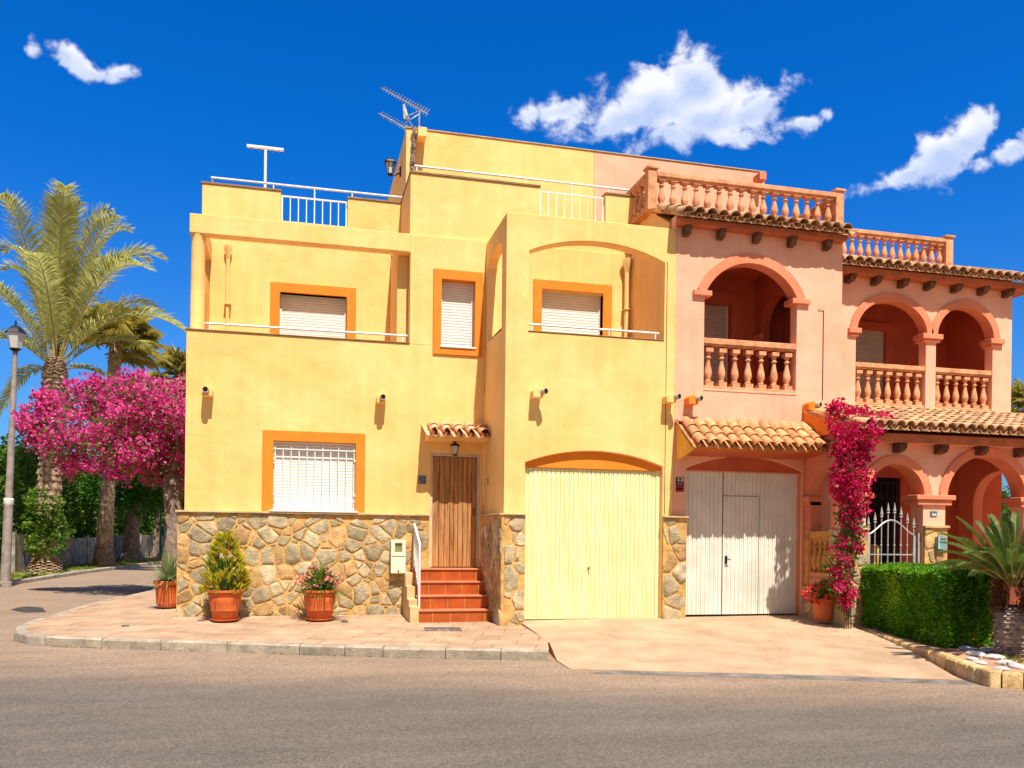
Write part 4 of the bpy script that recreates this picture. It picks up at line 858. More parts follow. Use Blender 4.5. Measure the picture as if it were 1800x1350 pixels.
gb = MB(); gb.panel(rect(9.31, XE-.2, -.1, 3.2), [rect(10.15, 11.35, .3, 2.75)], YR, YR+.2); gb.box(XL+.22, XRR-.22, YQ+.3, YR, 3.10, 3.18); gb.box(9.311, 9.40, YP, YR-.002, -.1, 3.1); each(gb, 'recess_wall', DRED, rh, 0, .01)
dk = MB(); dk.box(10.15, 11.35, YR+.12, YR+.16, .3, 2.75); dko = dk.build('window', DARK, rh, 0)
gg = MB()
for i in range(9): x = 10.2+1.1*i/8; gg.box(x-.009, x+.009, YR-.03, YR-.012, .4, 2.72)
for z in (.6, 1.1, 1.6, 2.0, 2.35, 2.65): gg.box(10.16, 11.34, YR-.018, YR-.002, z-.01, z+.01)
for i in range(8): gg.lathe([(.01, -.12), (.035, 0), (.01, .12)], (10.27+1.1*i/8, YR-.02, 1.85), 4)
gg.build('grille', BLK, dko, 0)
MB().panel(rect(8.7, 19, 12.5, YR), [], .10, .17, 'Z').build('porch_floor', PATH, rh, 0)
for (x0, x1, zc) in ((8.97, 10.06, 2.80), (10.50, 12.10, 2.99)):
    mb = MB(); mb.panel(arch_band(x0, x1, 2.26, zc, .15, 26, arch), [], YQ-.04, YQ+.29); mb.build('arch_trim', COR, rh, 25, .006)
mb = MB()
for (a, b) in ((8.50, 9.06), (9.88, 10.64), (11.95, 12.5)): mb.box(a, b, YQ-.08, YQ+.34, 2.22, 2.30); mb.box(a+.05, b-.05, YQ-.045, YQ+.32, 2.13, 2.22)
mb.box(XL-.07, XL+.25, 13.18, YP-.003, 2.2, 2.28).box(XL-.04, XL+.24, 13.22, YP-.003, 2.12, 2.2)
each(mb, 'impost', COR, rh, 0, .01)
clad([(fr(YQ), XL+.002, 8.97, -.05, 1.70), (lambda a, z, d: (XL-d, a, z), YQ-.075, 12.6, .0, 1.70), (lambda a, z, d: (XL-d, a, z), 12.6, YP-.01, .0, .72)], rh, .2, 51)
clad([(fr(YQ), 10.06, 10.50, -.05, 1.75), (fr(YQ), 12.10, XRR, -.05, 1.75)], rh, .2, 67)
clad([(lambda a, z, d: (9.40+d, a, z), YP-.9, YR-.1, .1, 1.45)], rh, .2, 71)
MB().box(XL-.07, 8.985, YQ-.09, YQ-.001, 1.70, 1.74).box(10.04, 10.52, YQ-.09, YQ-.001, 1.75, 1.79).each('coping', CAP, rh, 0, .006)
bp2 = baluster_mesh(.70, .07, 'porch_baluster'); balustrade(rh, (XL+.08, 12.64), (XL+.08, 13.24), .86, 1.68, 4, BALO, bp2, .12, .22, .03)
MB().box(XL-.02, XL+.2, 13.24, 13.37, .72, 1.72).build('pedestal', BALO, rh, 0, .01)
# porch roof
tl = MB(); tiles(tl, 8.61, 14.9, YR-.02, 4.02, 11.83, 3.33, .19, 7, .085, seed=21); tl.build('tile_roof', OTILE, rh, 40)
mb = MB(); mb.panel([(YR-.02, 3.92), (11.98, 3.26), (11.98, 3.14), (YR-.02, 3.14)], [], 8.64, 14.8, 'X'); mb.build('roof_bed', PNK, rh, 0)
MB().box(8.60, 14.85, 11.93, 11.977, 3.13, 3.27).box(8.60, 8.638, 11.977, 13.38, 3.2, 3.35).each('fascia', FASC, rh, 0, .005)
mb = MB(); mb.panel([(YP-.003, 3.3), (11.98, 3.3), (11.98, 3.42), (YP-.003, 3.83)], [], 8.56, 8.60, 'X'); mb.build('verge_board', ORA, rh, 0, .006)
for px in (1497, 1582, 1655, 1725, 1795):
    x = at(px, 775, 12.1).x; b_ = MB(); b_.panel([(12.0, 3.135), (12.0, 3.06), (12.06, 3.0), (YQ, 2.98), (YQ, 3.135)], [], x-.07, x+.07, 'X'); b_.build('bracket', DWOOD, rh, 0, .01)
MB().box(9.2, 14.2, YR-.06, YR-.001, 4.04, 4.11).build('ledge', CAP, rh, 0, .008)
# plates on the porch pillars
plate('house_number_tile', (10.26, YQ-.001, 1.99), .135, .085, 'small dark teal and white number tile on the middle porch pillar', 'number tile', TEA, [('glaze', WTL, [(-.25, -.05, -.35, .05), (-.05, .15, -.35, -.1), (.15, .32, -.35, .05)])])
plate('mailbox', (10.33, YQ-.06, 1.50), .17, .21, 'pale teal letter box on the stone part of the middle porch pillar', 'letter box', mat('teal_paint', (.16, .34, .34), .4, .1, 6, 0, spec=.4), [('flap', WTL, [(-.46, -.38, -.46, .46)]), ('slot', BSG, [(-.3, .4, .28, .34)])], .08)
plate('picture_tile', (8.80, YQ-.001, 1.92), .2, .33, 'blue and white picture tile half hidden in the bougainvillea', 'wall tile', mat('pale_blue_tile', (.42, .52, .55), .3, .2, 20, 0, spec=.5), [('border', VIO, [(-.5, .5, .44, .5), (.44, .5, -.5, .44)]), ('motif', TEA, [(.0, .3, -.2, .02), (-.2, .1, .12, .3)])])
# gate
gt = thing('garden_gate', (9.5, YQ, .1), 'grey wrought iron gate with spear tips between the stone porch pillars', 'gate')
gm = mat('galvanised_iron', (.50, .47, .45), .4, .1, 8, 0, metal=.3)
def gz(f): return 1.63+.24*math.sin(math.pi*f)**1.5
xg0, xg1 = 9.06, 9.93; yg = YQ+.06; G_ = MB()
for x in (xg0, xg1): G_.box(x-.022, x+.022, yg-.022, yg+.022, .12, 1.62)
G_.tube([(xg0+(xg1-xg0)*i/16, yg, gz(i/16)) for i in range(17)], .014, 6)
for z in (.25, .95, 1.3): G_.box(xg0, xg1, yg-.010, yg+.010, z-.010, z+.010)
G_.box(10.0, 10.04, yg-.02, yg+.02, .12, 1.66); G_.build('frame', gm, gt, 0)
for i in range(8):
    f = i/7; x = xg0-.0+(xg1-xg0)*f; zt_ = gz(f)+.17; G_ = MB(); G_.tube([(x, yg, .15), (x, yg, zt_)], .010, 6)
    G_.lathe([(.011, 0), (.03, .02), (.012, .04), (.028, .06), (.02, .09), (.003, .19)], (x, yg, zt_-.06), 6)
    for z in (.75, 1.15, 1.45): G_.lathe([(.011, -.02), (.02, 0), (.011, .02)], (x, yg, z), 6)
    G_.build('spear_bar', gm, gt)

# ================================================================== PLANTS
def rv(rnd): 
    while True:
        v = Vector((rnd.uniform(-1, 1), rnd.uniform(-1, 1), rnd.uniform(-1, 1)))
        if .05 < v.length < 1: return v
def cloud(mb, c, r, n, size, rnd, shell=.55, wid=.62, sq=1., upb=.25, lump=.38):
    """leaves scattered through an uneven clump, most of them near its surface"""
    c = Vector(c); off = Vector((rnd.uniform(0, 50), rnd.uniform(0, 50), 0))
    for i in range(n):
        u = rv(rnd).normalized(); k = 1+lump*noise.noise(u*2.1+off)+.16*noise.noise(u*5+off)
        q = rnd.random()**(1/3) if rnd.random() > shell else rnd.uniform(.82, 1.06)
        p = c+Vector((u.x*r*k*q, u.y*r*k*q, u.z*r*k*q*sq))
        d = (u+rv(rnd)*.9).normalized(); nn = (rv(rnd)+Vector((0, 0, upb))).normalized(); s_ = size*rnd.uniform(.6, 1.35); mb.leaf(p, d, nn, s_, s_*wid)
def trunk(mb, pts, rs, seg=24, rings=90, scale=(9, 22), amp=.06, diamond=True, rnd=random.Random(1)):
    pts = [Vector(p) for p in pts]
    def P(t):
        x = t*(len(pts)-1); i = min(int(x), len(pts)-2); f = x-i; return pts[i].lerp(pts[i+1], f*f*(3-2*f) if len(pts) == 2 else f), rs[i]+(rs[i+1]-rs[i])*f
    vs = []; fs = []; Ln = sum((pts[i+1]-pts[i]).length for i in range(len(pts)-1))
    for j in range(rings+1):
        p, r = P(j/rings); z = j/rings*Ln
        for i in range(seg):
            a = 2*math.pi*i/seg
            if diamond:
                row = z*scale[0]; k = math.floor(row); ph = (row-k); ang = (a/(2*math.pi)*scale[1]+(k % 2)*.5) % 1
                e = (1-ph)*(1-abs(ang-.5)*1.5)*amp*2.2+amp*.7*noise.noise(Vector((math.cos(a)*3, math.sin(a)*3, z*4)))
            else: e = amp*2*noise.noise(Vector((math.cos(a)*2.2, math.sin(a)*2.2, z*1.2)))+amp*noise.noise(Vector((math.cos(a)*6, math.sin(a)*6, z*3)))
            vs.append(p+Vector((math.cos(a), math.sin(a), 0))*r*(1+e))
    for j in range(rings):
        for i in range(seg): k = (i+1) % seg; fs.append((j*seg+i, j*seg+k, (j+1)*seg+k, (j+1)*seg+i))
    mb.add(vs, fs)
def frond(mb, rb, base, tip, arc, nl, ll, rnd, droop=.35, vee=.5, w0=.028, side=None):
    """pinnate frond: arching rachis, two ranks of leaflets"""
    base = Vector(base); tip = Vector(tip); Ls = (tip-base).length; ctrl = base.lerp(tip, .5)+Vector((0, 0, arc)); pts = []
    for i in range(15): t = i/14; pts.append(base*(1-t)**2+ctrl*2*t*(1-t)+tip*t*t+Vector((0, 0, Ls*(.16*t*(1-t)*2-.14*t**4)))+Vector((tip.x-base.x, tip.y-base.y, 0))*.10*t**3)
    Ls = (tip-base).length; rb.tube(pts, [.006*Ls*(1-i/15)+.004 for i in range(15)], 5)
    for i in range(nl):
        t = .14+.86*i/nl; x = t*14; k = min(int(x), 13); p = pts[k].lerp(pts[k+1], x-k); d = (pts[k+1]-pts[k]).normalized()
        s_ = d.cross(Vector((0, 0, 1)))
        if s_.length < .1: s_ = Vector((1, 0, 0))
        s_.normalize(); n = s_.cross(d).normalized(); L_ = ll*(math.sin(math.pi*(.12+.84*t))**.6)*rnd.uniform(.85, 1.12)
        for sg in (-1, 1):
            q = (d*(.55+.7*t)+s_*sg*.95+n*vee*rnd.uniform(.4, 1.2)+rv(rnd)*.14).normalized(); a = p; b = p+q*L_*.5; c = b+(q+Vector((0, 0, -droop*rnd.uniform(.5, 1.6)))).normalized()*L_*.5
            wv = d.cross(q).cross(q); wv = (wv.normalized() if wv.length > .01 else n)*w0*.5; o = len(mb.v)
            mb.v += [a-wv*.5, a+wv*.5, b+wv, b-wv, c]; mb.f += [(o, o+1, o+2, o+3), (o+3, o+2, o+4)]
def RT(c, px, pz, py): return Vector(c)+rt*px+Vector((0, 0, pz))+fw*py

# --- tall feather palm across the side street
base = Vector((-8.5, 32, .04)); topc = at(97, 655, 32)
t = thing('palm_tree', base, 'tall feather palm with long arching silvery green fronds, nearest the lamp post', 'palm tree')
mb = MB(); trunk(mb, [base, base+Vector((.02, 0, .5)), base.lerp(topc, .3), base.lerp(topc, .7), topc+Vector((0, 0, -.1)), topc+Vector((0, 0, .5))], [.50, .40, .36, .33, .38, .25], 36, 190, (7.5, 9), .10); mb.build('trunk', PBARK, t, 25)
mb = MB(); rb = MB(); rnd = random.Random(21)
tips = [(5, 318, 60), (42, 290, -50), (70, 305, 30), (118, 268, -40), (152, 232, 50), (176, 178, -60), (235, 85, 10), (148, 60, 90), (128, 150, 100), (-98, 228, 20), (-120, 140, -50), (-42, 200, 110), (-150, 60, 40), (-95, 40, -90), (95, 250, 120), (20, 250, 150), (-20, 270, -120), (60, 160, -180), (-60, 130, -170), (110, -40, 60), (-110, -60, 30), (-30, 240, 60), (185, 120, 90), (35, 305, 0), (60, 300, -90), (88, 285, 60), (15, 300, -30), (130, 200, -10), (-70, 180, -20)]
K_ = 1/51.7
for (dx, dz, dy) in tips:
    ln_ = math.hypot(dx, dz)*K_; frond(mb, rb, topc+rt*rnd.uniform(-.12, .12)+fw*rnd.uniform(-.12, .12), RT(topc, dx*1.0*K_, dz*(1.13 if dz > 120 else 1.0)*K_, dy*K_), (.20 if dz > 250 else .55 if dz > 120 else .85)*ln_*.38, 84, .78*min(1.15, .35+ln_/6), rnd, .35, .5, .046)
rb.build('stalks', mat('frond_stalk', (.42, .34, .12), .6, .1, 4, 0), t); mb.build('crown', LP, t, 0, recalc=False)
mb = MB(); rnd = random.Random(2)
for z in (.95, 1.35, 1.8, 2.3): cloud(mb, base+Vector((.0, -.12, z)), .52+.05*z*0, 900, .13, rnd, .75)
mb.build('ivy', LB, t, 0, recalc=False)
# --- fan palms
def fan_palm(base, topc, R, nfr, label, seed, rt_=.22, skirt=True):
    rnd = random.Random(seed); t = thing('fan_palm', base, label, 'palm tree'); mb = MB(); b = Vector(base)
    trunk(mb, [b, b+Vector((0, 0, .8)), b.lerp(topc, .5), topc], [rt_*1.9, rt_*1.35, rt_*1.05, rt_], 26, 150, (9, 7), .09); mb.build('trunk', PBARK, t, 25)
    mb = MB(); rb = MB()
    for i in range(nfr):
        az = rnd.uniform(0, 6.283); el = rnd.uniform(-.4, 1.4) if skirt else rnd.uniform(-.3, 1.4); d = Vector((math.cos(az)*math.cos(el), math.sin(az)*math.cos(el), math.sin(el))); pl_ = R*rnd.uniform(.42, .6)
        hub = topc+d*pl_; rb.tube([topc, topc+d*pl_*.5+Vector((0, 0, .04)), hub], .014, 4); s_ = d.cross(Vector((0, 0, 1))).normalized(); n = s_.cross(d)
        for k in range(19):
            a = rad(-112+k*12.4); q = (d*math.cos(a)+s_*math.sin(a)+n*.12).normalized(); L_ = R*.52*(1-.25*abs(a)/2)*rnd.uniform(.9, 1.1); m1 = hub+q*L_*.55; m2 = m1+(q+Vector((0, 0, -rnd.uniform(.5, 1.5)))).normalized()*L_*.5
            wv = q.cross(n).normalized()*R*.028; o = len(mb.v); mb.v += [hub, m1+wv, m2, m1-wv]; mb.f += [(o, o+1, o+2), (o, o+2, o+3)]
    rb.build('stalks', mats['frond_stalk'], t); mb.build('crown', LP2, t, 0, recalc=False); return t
fan_palm((-7.68, 37, .04), at(203, 605, 37), 1.9, 54, 'stout fan palm with drooping yellow green leaves behind the magenta tree', 5)
fan_palm((-4.9, 42, .0), at(318, 668, 42), 1.7, 50, 'small dark fan palm top showing beside the yellow house corner', 8, .16)
# --- magenta bougainvillea tree
b = at(303, 985, 22.0); b.z = .09; t = thing('bougainvillea_tree', b, 'large magenta bougainvillea tree arching over the side street beside the yellow house', 'tree')
mb = MB(); j = at(300, 835, 22.2); trunk(mb, [b, at(309, 930, 22), at(302, 870, 22.1), j, at(285, 800, 22.3)], [.30, .20, .19, .17, .10], 22, 90, (5, 5), .14, False)
rnd = random.Random(4)
for (px, py, y) in ((230, 740, 22.6), (160, 760, 22), (290, 720, 23), (190, 700, 23), (310, 760, 21.5), (250, 810, 22.5), (110, 750, 22.4)):
    e = at(px, py, y); m1 = j.lerp(e, .5)+Vector((rnd.uniform(-.2, .2), 0, rnd.uniform(0, .3))); mb.tube([j, m1, e], [.075, .05, .015], 8)
mb.build('trunk', BARK, t, 30)
fl = MB(); lf = MB()
for (px, py, rr, dy) in ((232, 722, 78, 0), (155, 735, 66, -.4), (95, 738, 46, .2), (292, 742, 56, .3), (200, 690, 48, .8), (255, 795, 50, -.6), (180, 795, 46, .5), (305, 800, 34, .8), (306, 690, 36, 0), (118, 785, 36, 0), (62, 722, 26, .3), (283, 838, 22, 0), (318, 750, 40, -.3), (235, 690, 46, -.8), (272, 712, 50, -1), (148, 690, 34, .4), (75, 690, 16, 0), (215, 770, 60, -1.1), (50, 745, 14, 0), (250, 660, 20, 0), (170, 665, 14, 0), (300, 835, 26, .2), (262, 832, 24, -.2), (215, 828, 22, .4), (130, 815, 20, .2), (70, 770, 18, .1)):
    y = 22.4+dy; c = at(px, 748+(py-748)*.92+6, y); r = rr*.82/1500*23.6; k = r*r
    cloud(fl, c, r*.88, int(760*k)+40, .09, rnd, .4, .8, .9, lump=.9); cloud(lf, c+Vector((0, .0, -.04)), r*.98, int(900*k), .11, rnd, .45, .5, .9)
    for q in range(int(34*k)+4):
        u = rv(rnd).normalized(); a = c+Vector((u.x*r, u.y*r, u.z*r*.85))*rnd.uniform(.72, 1.28); cloud(fl, a, rnd.uniform(.10, .26), rnd.randint(26, 60), .085, rnd, .3, .8, .8)
    for q in range(int(10*r)+2):
        u = rv(rnd).normalized(); u.z = abs(u.z)*.6-.1; a = c+u*r*.8
        for g_ in range(14): pp = a+u*rnd.uniform(0, r*.62)+rv(rnd)*.06; fl.leaf(pp, rv(rnd), rv(rnd), .085, .07)
fl.build('blossom', LMG, t, 0, recalc=False); lf.build('foliage', LGN, t, 0, recalc=False)
# --- tall hedge and trees down the side street
def hedge_wall(name, pts, h, thick, label, cat, leaf, dens, size, seed, lump=.6):
    rnd = random.Random(seed); t = thing(name, (pts[0][0], pts[0][1], 0), label, cat); core = MB(); mb = MB(); pts = [Vector(p) for p in pts]
    for a, b_ in zip(pts, pts[1:]):
        d = (b_-a); Ln = d.length; d.normalize(); n = Vector((d.y, -d.x)); m_ = int(Ln/1.0)
        for i in range(m_):
            c0 = a+d*(i*Ln/m_); c1 = a+d*((i+1)*Ln/m_); hh = h*(.86+.22*noise.noise(Vector((c0.x*.5, c0.y*.35, seed)))) - .35
            q0, q1 = c0-n*thick, c1-n*thick; e = .22; p0, p1 = c0-n*e, c1-n*e
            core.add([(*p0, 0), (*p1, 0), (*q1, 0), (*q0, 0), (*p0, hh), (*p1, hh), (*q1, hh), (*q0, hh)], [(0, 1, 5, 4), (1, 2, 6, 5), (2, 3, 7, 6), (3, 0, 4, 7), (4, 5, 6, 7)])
        for i in range(int(Ln*h*dens)):
            s_ = rnd.uniform(0, Ln); z = rnd.uniform(.05, h); p = a+d*s_; hh = h*(.86+.22*noise.noise(Vector((p.x*.5, p.y*.35, seed))))+.25*noise.noise(Vector((s_*2.2, seed, 0)))
            if z > hh: z = hh-abs(rnd.gauss(0, .15)); p = p-n*rnd.uniform(0, thick)
            bul = lump*noise.noise(Vector((s_*.9, z*.9, seed)))+.2*noise.noise(Vector((s_*3, z*3, seed))); q = p+n*(bul*.5+rnd.uniform(-.22, .06)); mb.leaf(Vector((q.x, q.y, z)), (Vector((n.x, n.y, .2))+rv(rnd)*1.1).normalized(), rv(rnd), size*rnd.uniform(.6, 1.4), size*.55)
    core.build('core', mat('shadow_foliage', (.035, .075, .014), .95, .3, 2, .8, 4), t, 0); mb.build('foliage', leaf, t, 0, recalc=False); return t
hedge_wall('tall_hedge', [(-10.2, 20.5), (-10.0, 34), (-9.6, 44), (-8.6, 56)], 5.3, 1.2, 'tall dark green hedge running along the far side of the side street', 'hedge', LB, 150, .17, 3)
def tree(base, h, rs, px_blobs, label, seed, r0=.2, leaf=LB, sz=.16, Y=None):
    rnd = random.Random(seed); b = Vector(base); t = thing('broadleaf_tree', b, label, 'tree'); mb = MB(); top = b+Vector((.1, 0, h)); trunk(mb, [b, b+Vector((0, 0, .4)), b.lerp(top, .55), top], [r0*1.7, r0*1.1, r0*.95, r0*.7], 16, 40, (3, 4), .1, False)
    lf = MB()
    for (x, y, z, r) in px_blobs:
        c = b+Vector((x, y, z)); mb.tube([top, top.lerp(c, .5)+Vector((0, 0, .1)), c], [r0*.4, r0*.25, .03], 6); cloud(lf, c, r, int(1150*r*r), sz, rnd, .6, .6, .85)
    mb.build('trunk', BARK, t, 30); lf.build('crown', leaf, t, 0, recalc=False); return t
LF2 = leafmat('bright_leaf', (.02, .09, .008), (.06, .22, .015), (.20, .40, .03), .4, .6)
tree((-7.7, 42.5, .04), 2.9, 0, [(0, 0, 3.9, 1.5), (1.5, -.6, 3.6, 1.3), (2.6, 0, 3.3, 1.1), (-.9, -.8, 3.4, 1.1), (.8, -1.2, 2.9, .9), (2.0, -1, 4.5, 1.3), (.5, 0, 5.0, 1.4)], 'leafy tree with brown trunk and bright green crown behind the palms', 5, .34, LF2)
tree((-7.4, 47.5, .04), 3.0, 0, [(0, 0, 4.2, 1.5), (1.3, 0, 4.0, 1.4), (-1.2, 0, 4.4, 1.4)], 'thin pale trunked tree leaning near the end of the side street', 6, .16)
for k, (x, y, r, lb) in enumerate(((-6.5, 58, 3.4, 'dark rounded tree closing the end of the side street'), (-2.2, 56, 3.2, 'dark tree at the street end nearest the yellow house'), (-11.5, 60, 3.5, 'dark tree at the street end behind the tall hedge'), (-4.2, 64, 4.0, 'taller dark tree farthest back at the street end'))):
    tree((x, y, 0), 2.2, 0, [(0, 0, 3.4, r*.75), (r*.5, -.5, 2.6, r*.62), (-r*.5, -.5, 2.8, r*.62), (0, -1, 1.7, r*.6), (.3, 0, 4.6, r*.5)], lb, 30+k, .3, LB, .26)
# low panel fence
ft = thing('low_fence', (-9.2, 33, .04), 'low weathered fence of pale panels in front of the tall hedge', 'fence'); fm = mat('weathered_panel', (.36, .32, .26), .9, .3, 4, .3, 30, col2=(.17, .15, .12), stain=.2)
pts = [Vector(p) for p in ((-9.35, 31.5), (-9.1, 34), (-8.95, 36.5), (-8.8, 39), (-8.55, 41.5), (-8.3, 44), (-8.0, 46.5), (-7.6, 49), (-7.1, 51.5), (-6.5, 54), (-5.4, 55.5), (-3.8, 56))]
for i, (a, b_) in enumerate(zip(pts, pts[1:])):
    d = (b_-a).normalized(); n = Vector((-d.y, d.x))*.05; hh = 1.2+random.uniform(-.08, .1); mb = MB(); a2 = a+d*.1; b2 = b_-d*.1
    mb.add([(*(a2+n), .0), (*(b2+n), .0), (*(b2-n), .0), (*(a2-n), .0), (*(a2+n), hh), (*(b2+n), hh), (*(b2-n), hh), (*(a2-n), hh)], [(0, 1, 5, 4), (1, 2, 6, 5), (2, 3, 7, 6), (3, 0, 4, 7), (4, 5, 6, 7)]); mb.build('panel', fm, ft, 0)
    MB().box(a.x-.1, a.x+.1, a.y-.09, a.y+.09, 0, hh+.08).build('post', fm, ft, 0, .01)
# pale blue cabinet beside the tree trunk
cb = at(287, 975, 46); t = thing('utility_cabinet', (cb.x+.5, 46.2, .04), 'tall pale blue metal cabinet at the end of the side street beside the bougainvillea trunk', 'cabinet'); cm = mat('pale_blue_metal', (.30, .46, .52), .5, .1, 5, .05)
MB().box(cb.x, cb.x+1.0, 45.9, 46.5, .0, 1.75).build('body', cm, t, 0, .02); MB().box(cb.x-.05, cb.x+1.05, 45.85, 46.55, 1.75, 1.82).build('lid', cm, t, 0, .01); MB().tube([(cb.x-.1, 45.8, 0), (cb.x-.1, 45.8, 2.9)], .05, 8).build('pole', mat('green_pole', (.06, .22, .13), .5, .1, 5, 0), t)
# lamp post
t = thing('street_lamp', (-7.86, 25.9, 0), 'leaning grey lamp post with glass lantern at the left edge of the street', 'street lamp'); p0 = Vector((-7.86, 25.9, -.05)); p1 = at(27, 618, 25.9); mb = MB()
lp = mat('lamp_post_paint', (.36, .30, .27), .6, .15, 5, .15, 40)
q = lambda f: p0.lerp(p1, f)
mb.tube([q(0), q(.02), q(.021), q(.345)], [.17, .17, .125, .115], 16); mb.build('lower_shaft', lp, t, 30)
MB().tube([q(.345), q(.35), q(.37), q(.375)], [.115, .13, .13, .10], 16).build('collar', WHT, t, 30); MB().tube([q(.375), q(1)], [.10, .06], 16).build('shaft', lp, t, 30)
M_ = Matrix.Identity(4); MB().lathe([(.05, -.02), (.09, .02), (.16, .08)], p1, 8).build('cradle', BLK, t); MB().lathe([(.15, .08), (.24, .50)], p1, 6).build('glass', GLS, t); MB().lathe([(.28, .50), (.26, .54), (.12, .68), (.03, .72), (.03, .82), (.002, .88)], p1, 6).build('cap', BLK, t)

# --- potted plants
def pot(t, x, y, z, R, H, style=0):
    if style == 0: pr = [(R*.60, .0), (R*.66, .02), (R*.72, H*.28), (R*.75, H*.30), (R*.74, H*.33), (R*.84, H*.62), (R*.86, H*.75), (R*.84, H*.80), (R*.90, H*.82), (R*.93, H*.86), (R*.90, H*.89), (R*1.0, H*.93), (R*1.0, H*.99), (R*.93, H), (R*.88, H*.97), (R*.86, H*.88)]
    else: pr = [(R*.70, 0), (R*.72, .02), (R*.80, H*.12), (R*.80, H*.14), (R*.88, H*.84), (R*.98, H*.86), (R*1.0, H*.98), (R*.95, H), (R*.88, H*.98), (R*.86, H*.88)]
    mb = MB(); mb.lathe(pr[:-1]+[pr[-1]], (x, y, z+.025), 36); mb.build('pot', POT, t, 35)
    mb = MB(); mb.lathe([(R*.86, H*.86), (R*.4, H*.9), (.01, H*.91)], (x, y, z+.03), 20); mb.build('soil', SOIL, t)
    if style == 0: MB().lathe([(R*.62, 0), (R*.74, .012), (R*.76, .035), (R*.70, .035), (R*.66, .02)], (x, y, z-.004), 32).build('saucer', POT, t, 35)
def spikes(mb, c, n, l, wd, rnd, spread=1., up_=1.):
    for i in range(n):
        a = rnd.uniform(0, 6.283); e = rnd.uniform(.15, 1.45)*up_; d = Vector((math.cos(a)*math.cos(e)*spread, math.sin(a)*math.cos(e)*spread, math.sin(e))).normalized(); L_ = l*rnd.uniform(.6, 1.1); pts = []; s_ = d.cross(Vector((0, 0, 1))); s_ = s_.normalized() if s_.length > .01 else Vector((1, 0, 0)); o = len(mb.v)
        for k in range(6): f = k/5; p = Vector(c)+d*L_*f+Vector((0, 0, -L_*.38*f*f*math.cos(e))); w2 = wd*(1-f**1.5)*.5+.001; mb.v += [p-s_*w2, p+s_*w2]
        for k in range(5): mb.f.append((o+2*k, o+2*k+1, o+2*k+3, o+2*k+2))
rnd = random.Random(12)
t = thing('potted_plant', (-1.20, 14.50, .12), 'golden yellow bushy shrub in a round terracotta pot against the stone wall', 'potted plant'); x, y, z = -1.20, 14.50, .118; pot(t, x, y, z, .295, .47)
mb = MB(); m2 = MB()
for i in range(250):
    f = rnd.random(); h = .5+.95*f; R_ = .30*(1-f)**.6*(.75+.5*rnd.random())+.02; a = rnd.uniform(0, 6.283); q_ = Vector((x+math.cos(a)*R_, y+math.sin(a)*R_*.8, z+h-.08))
    for k in range(9): d = Vector((math.cos(a)*.7, math.sin(a)*.7, .9))+rv(rnd)*.8; (mb if rnd.random() < .88 else m2).leaf(q_+rv(rnd)*.03, d, rv(rnd), rnd.uniform(.07, .15), .026)
for i in range(900): a = rnd.uniform(0, 6.283); R_ = rnd.uniform(0, .2); h = rnd.uniform(0, .5); m2.leaf(Vector((x+math.cos(a)*R_, y+math.sin(a)*R_, z+.45+h)), Vector((math.cos(a), math.sin(a), 1)), rv(rnd), .10, .02)
MB().tube([(x, y, z+.4), (x+.01, y, z+1.1)], [.02, .006], 6).build('stem', BARK, t); mb.build('tips', LYL, t, 0, recalc=False); m2.build('foliage', LGN, t, 0, recalc=False)
t = thing('potted_plant', (.29, 14.42, .12), 'green plant with pinkish red flowers in a round terracotta pot nearest the meter box', 'potted plant'); x, y, z = .29, 14.42, .118; pot(t, x, y, z, .30, .47)
mb = MB(); fl = MB(); spikes(mb, (x, y, z+.44), 260, .60, .034, rnd, 1.0, .95); cloud(mb, (x, y, z+.58), .24, 700, .07, rnd, .4, .4)
for i in range(46):
    a = rnd.uniform(0, 6.283); e = rnd.uniform(.2, 1.2); R_ = rnd.uniform(.22, .46); c = Vector((x+math.cos(a)*math.cos(e)*R_, y+math.sin(a)*math.cos(e)*R_, z+.5+math.sin(e)*R_))
    for k in range(9): fl.leaf(c+rv(rnd)*.022, rv(rnd), rv(rnd), .045, .036)
mb.build('foliage', LGN, t, 0, recalc=False); fl.build('flowers', mat('pink_petal', (.62, .07, .12), .6, .3, 30, 0, col2=(.80, .42, .38)), t, 0)
t = thing('potted_plant', (-2.36, 16.7, .13), 'plant with long pale striped arching leaves in a terracotta pot at the house corner', 'potted plant'); x, y, z = -2.37, 16.70, .13; pot(t, x, y, z, .26, .48, 1)
mb = MB(); spikes(mb, (x, y, z+.44), 230, .72, .034, rnd, 1.0, 1.0); mb.build('foliage', LST, t, 0, recalc=False)
pc_ = atg(1454, 1094, .17); t = thing('potted_plant', (pc_.x, pc_.y+.12, .17), 'red flowering plant in a terracotta pot beside the white garage door', 'potted plant'); x, y, z = pc_.x, pc_.y+.12, .165; pot(t, x, y, z, .19, .37, 1)
mb = MB(); fl = MB(); cloud(mb, (x, y, z+.48), .20, 500, .07, rnd, .5, .45, .8); spikes(mb, (x, y, z+.36), 60, .36, .02, rnd)
for i in range(60):
    u = rv(rnd).normalized(); c = Vector((x-.06, y-.05, z+.46))+Vector((u.x*.32, u.y*.2, u.z*.16))
    for k in range(8): fl.leaf(c+rv(rnd)*.025, rv(rnd), rv(rnd), .045, .035)
mb.build('foliage', LGN, t, 0, recalc=False); fl.build('flowers', mat('red_petal', (.72, .05, .035), .6, .3, 30, 0, col2=(.55, .03, .05)), t, 0)

